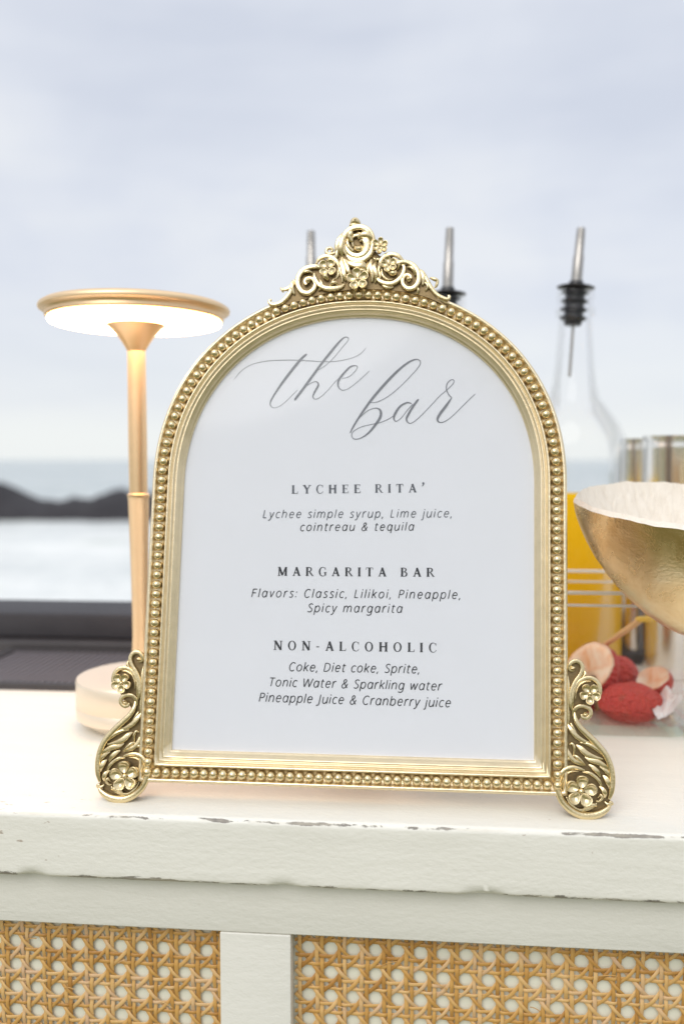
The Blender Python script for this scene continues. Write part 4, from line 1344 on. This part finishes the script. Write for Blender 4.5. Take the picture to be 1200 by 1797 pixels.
JH = 0.104
JR = 0.014
rows = []
for off, z in ((0.002, 0.0085), (0.0, 0.010), (0.0, JH - 0.012), (-0.0012, JH - 0.010), (-0.0012, JH - 0.008), (0.0, JH - 0.006), (-0.001, JH - 0.003), (-0.001, JH - 0.001), (0.001, JH), (0.003, JH), (0.004, JH - 0.002), (0.004, 0.014), (0.006, 0.0095)):
    rows.append(rrect(ju0 + off, ju1 - off, jn0 + off, jn1 - off, JR, z))
mb = MB(); mb.grid(rows, closed_v=True); mb.build('glass_wall', M_JAR, jar, angle=50)
for zz, rr_ in ((JH + 0.0006, 0.0014), (JH - 0.0085, 0.0010)):
    mb = MB(); rows = []
    for k in range(10):
        a_ = 2 * pi * k / 10
        rows.append(rrect(ju0 + 0.0012 - rr_ * cos(a_), ju1 - 0.0012 + rr_ * cos(a_), jn0 + 0.0012 - rr_ * cos(a_), jn1 - 0.0012 + rr_ * cos(a_), JR, zz + rr_ * sin(a_)))
    mb.grid(rows, closed_u=True, closed_v=True); mb.build('rim', M_RIM, jar, angle=180)
mb = MB(); rows = [rrect(ju0 + o, ju1 - o, jn0 + o, jn1 - o, JR, z) for o, z in ((0.003, 0.0004), (0.0, 0.002), (0.0, 0.0065), (0.002, 0.0083))]
mb.grid(rows, closed_v=True); cap(mb, rows[0]); cap(mb, rows[-1])
mb.build('thick_base', M_THICK, jar, angle=50)


def fruit(px, py, Y, rx, ry, rz, label, cut=None, rot=(0, 0, 0), name='lychee', pit=True):
    """squashed bumpy ball; cut = (normal, offset) removes a slice and shows flesh and seed hollow"""
    loc = at_y(px, py, Y)
    f_ = empty(name, loc, rot)
    tag(f_, label, 'lychee', 'lychees in the glass jar')
    me = bpy.data.meshes.new('skin')
    bm = bmesh.new()
    bmesh.ops.create_icosphere(bm, subdivisions=5, radius=1)
    for v in bm.verts:
        p = v.co.copy()
        k = 1 + 0.022 * noise.noise(p * 8 + Vector((px, 0, 0))) + 0.014 * abs(noise.noise(p * 15 + Vector((px, 3, 0)))) + 0.06 * noise.noise(p * 1.8 + Vector((px, 5, 0)))
        v.co = Vector((p.x * rx * k, p.y * ry * k, p.z * rz * k))
    if cut:
        nrm = Vector(cut[0]).normalized(); off = cut[1]
        bmesh.ops.bisect_plane(bm, geom=bm.verts[:] + bm.edges[:] + bm.faces[:], plane_co=nrm * off, plane_no=nrm, clear_outer=True)
        ed = [e for e in bm.edges if e.is_boundary]
        rim = [v.co.copy() for v in {v for e in ed for v in e.verts}]
    bm.to_mesh(me); bm.free()
    me.materials.append(M_LYCH); me.shade_smooth()
    o = bpy.data.objects.new('skin', me); COL.objects.link(o); o.parent = f_
    if cut:
        c = sum(rim, Vector()) / len(rim)
        sh_ = Vector((-0.05, 0, -0.62))
        ax = nrm.orthogonal().normalized(); ay = nrm.cross(ax)
        rim.sort(key=lambda v: math.atan2((v - c).dot(ay), (v - c).dot(ax)))
        mb = MB(); rows = []
        for s_, d in (((1.0, -0.0004), (0.96, 0.0010), (0.9, 0.0014), (0.7, 0.001), (0.36, 0.0), (0.29, -0.002), (0.24, -0.004)) if pit else ((1.0, -0.0004), (0.95, 0.0012), (0.85, 0.0017), (0.5, 0.0014), (0.2, 0.001), (0.02, 0.001))):
            rows.append([tuple(c + (v - c) * s_ + sh_ * (1 - s_) * rx + nrm * d * (rx / 0.015)) for v in rim])
        mb.grid(rows, closed_v=True); mb.build('flesh', M_FLESH, f_, angle=180)
        if not pit: return f_
        mb = MB(); rows = []
        for s_, d in ((0.26, -0.0040), (0.21, -0.0030), (0.11, -0.0022), (0.02, -0.002)):
            rows.append([tuple(c + (v - c) * s_ + sh_ * (1 - s_) * rx + nrm * d * (rx / 0.015)) for v in rim])
        mb.grid(rows, closed_v=True); mb.build('seed', M_SEED, f_, angle=180)
    return f_


fruit(1106, 1233, 0.646, 0.0245, 0.019, 0.0150, 'whole bright red lychee lying lowest in front inside the glass jar')
fruit(1080, 1190, 0.690, 0.0190, 0.017, 0.0185, 'dark red lychee behind the front one, second row of the jar')
fruit(1040, 1175, 0.670, 0.0215, 0.019, 0.0215, 'halved lychee with big pinkish cut face, leftmost in the jar beside the frame', ((-0.62, -0.58, 0.52), 0.005))
fruit(1148, 1196, 0.664, 0.0142, 0.013, 0.0130, 'small halved lychee with cream cut face up, rightmost in the jar', ((-0.52, -0.38, 0.86), 0.0040), pit=False)
fruit(1000, 1232, 0.680, 0.020, 0.018, 0.0160, 'whole red lychee in the jar mostly hidden behind the frame')

mb = MB()    # liner: a crumpled sheet lying in the jar
rows = []
L0 = Vector((0, 0, 0))
for i in range(40):
    r = []
    for j in range(30):
        u_ = 0.1760 + 0.0175 * i / 39
        n_ = jn0 + 0.012 + 0.050 * j / 29
        z_ = 0.010 + 0.008 * abs(noise.noise(Vector((u_ * 60, n_ * 60, 1)))) + 0.006 * abs(noise.noise(Vector((u_ * 170, n_ * 170, 4)))) + 0.012 * (i / 39) ** 2
        r.append((u_, n_, z_))
    rows.append(r)
mb.grid(rows)
n0 = len(mb.v)
mb.grid([[(a, b, c - 0.0006) for a, b, c in r] for r in rows])
ln = mb.build('crumpled_liner', M_LINER, None, angle=25)
ln.rotation_euler = BRZ
tag(ln, 'white crumpled liner in the right corner of the glass jar', 'liner')


def rod(p0, p1, r0, r1, name, m, parent, seg=12, local=None):
    d = (p1 - p0); L = d.length; d.normalize()
    ax = d.orthogonal().normalized(); ay = d.cross(ax)
    rows = []
    for t_, r in ((0, 0.0001), (0, r0), (0.25, r0 * .97), (0.5, (r0 + r1) / 2), (0.75, r1 * 1.03), (1, r1), (1, 0.0001)):
        c = p0 + (p1 - p0) * t_
        rows.append([tuple(c + ax * r * cos(2 * pi * k / seg) + ay * r * sin(2 * pi * k / seg)) for k in range(seg)])
    return MB().grid(rows, closed_v=True).build(name, m, parent, angle=50)


pa, pb = at_y(1050, 1140, 0.69), at_y(1124, 1088, 0.645)
pk = empty('wooden_pick', pa)
tag(pk, 'slim bamboo pick with a yellow knob, standing among the lychees in the jar', 'pick')
dv = pb - pa
rod(-dv * 0.25, dv, 0.0019, 0.0024, 'shaft', M_PICK, pk)
MB().lathe([(0.0, -0.003), (0.003, -0.0022), (0.0042, 0), (0.003, 0.0022), (0.0, 0.003)], 16).build('knob', M_PICKTIP, pk).location = dv + Vector((0.003, 0, 0.0005))
bpy.data.objects['knob'].scale = (1.8, 1, 0.8)

# ------------------------------------------------------------------ gold shell bowl
BY = 0.560
tip = at_y(1008, 883, BY)
bc = at_y(1275, 883, BY)
bowl = empty('gold_bowl', (bc.x, bc.y, 0))
tag(bowl, 'hammered gold boat shaped bowl with whitewashed inside, cut by the right picture edge', 'bowl')
BL = bc.x - tip.x
HR = tip.z
DM = 0.0885


def bowl_rows(thick):
    rows = []
    for i in range(81):
        s_ = -1 + 2 * i / 80
        s_ = math.copysign(1 - (1 - abs(s_)) ** 1.6, s_) if abs(s_) < 1 else s_
        A_ = abs(s_)
        w = 0.061 * max(0.0, 1 - A_ ** 2.6) ** 0.62
        D = DM * max(0.0, 1 - s_ * s_) ** 0.70
        x = s_ * BL
        row = []
        for j in range(49):
            t_ = -1 + 2 * j / 48
            y = t_ * w
            wob = 0.0011 * noise.noise(Vector((x * 70, t_ * 1.2, 3))) + 0.0005 * noise.noise(Vector((x * 240, t_, 8)))
            rim = HR + y * 0.205 + wob - 0.004 * (1 - A_)
            z = rim - D * (1 - abs(t_) ** 2.1)
            dent = 0.0012 * noise.noise(Vector((x * 28, t_ * 1.6, 1)))
            row.append(Vector((x, y, z + dent * (1 - A_))))
        rows.append(row)
    return rows


R0 = bowl_rows(0)
mb = MB(); mb.grid(R0); mb.build('shell', M_BOWLG, bowl, angle=180)
ins = []
for i, r in enumerate(R0):
    A_ = min(1, abs(r[0].x) / BL)
    rr = []
    for j, p in enumerate(r):
        t_ = abs(-1 + 2 * j / 48)
        sh = (1 - 0.045 * (1 if A_ < .999 else 0))
        rr.append(Vector((p.x * (0.985), p.y * sh * 0.97, p.z + 0.0030 + 0.0006 * noise.noise(Vector((p.x * 300, p.y * 60, 2))))))
    ins.append(rr)
mb = MB(); mb.grid(ins)
# rim strip joining shell and lining
mb.grid([[R0[i][0] for i in range(81)], [ins[i][0] for i in range(81)]])
mb.grid([[R0[i][48] for i in range(81)], [ins[i][48] for i in range(81)]])
mb.build('lining', M_BOWLW, bowl, angle=180)
zb_ = HR - DM - 0.004
MB().lathe([(0.0, 0.0), (0.0165, 0.0), (0.0170, 0.002), (0.014, 0.006), (0.010, 0.012), (0.008, 0.03), (0.008, zb_ - 0.02), (0.013, zb_ - 0.006), (0.020, zb_ + 0.003)], 48).build('pedestal', M_BOWLG, bowl)
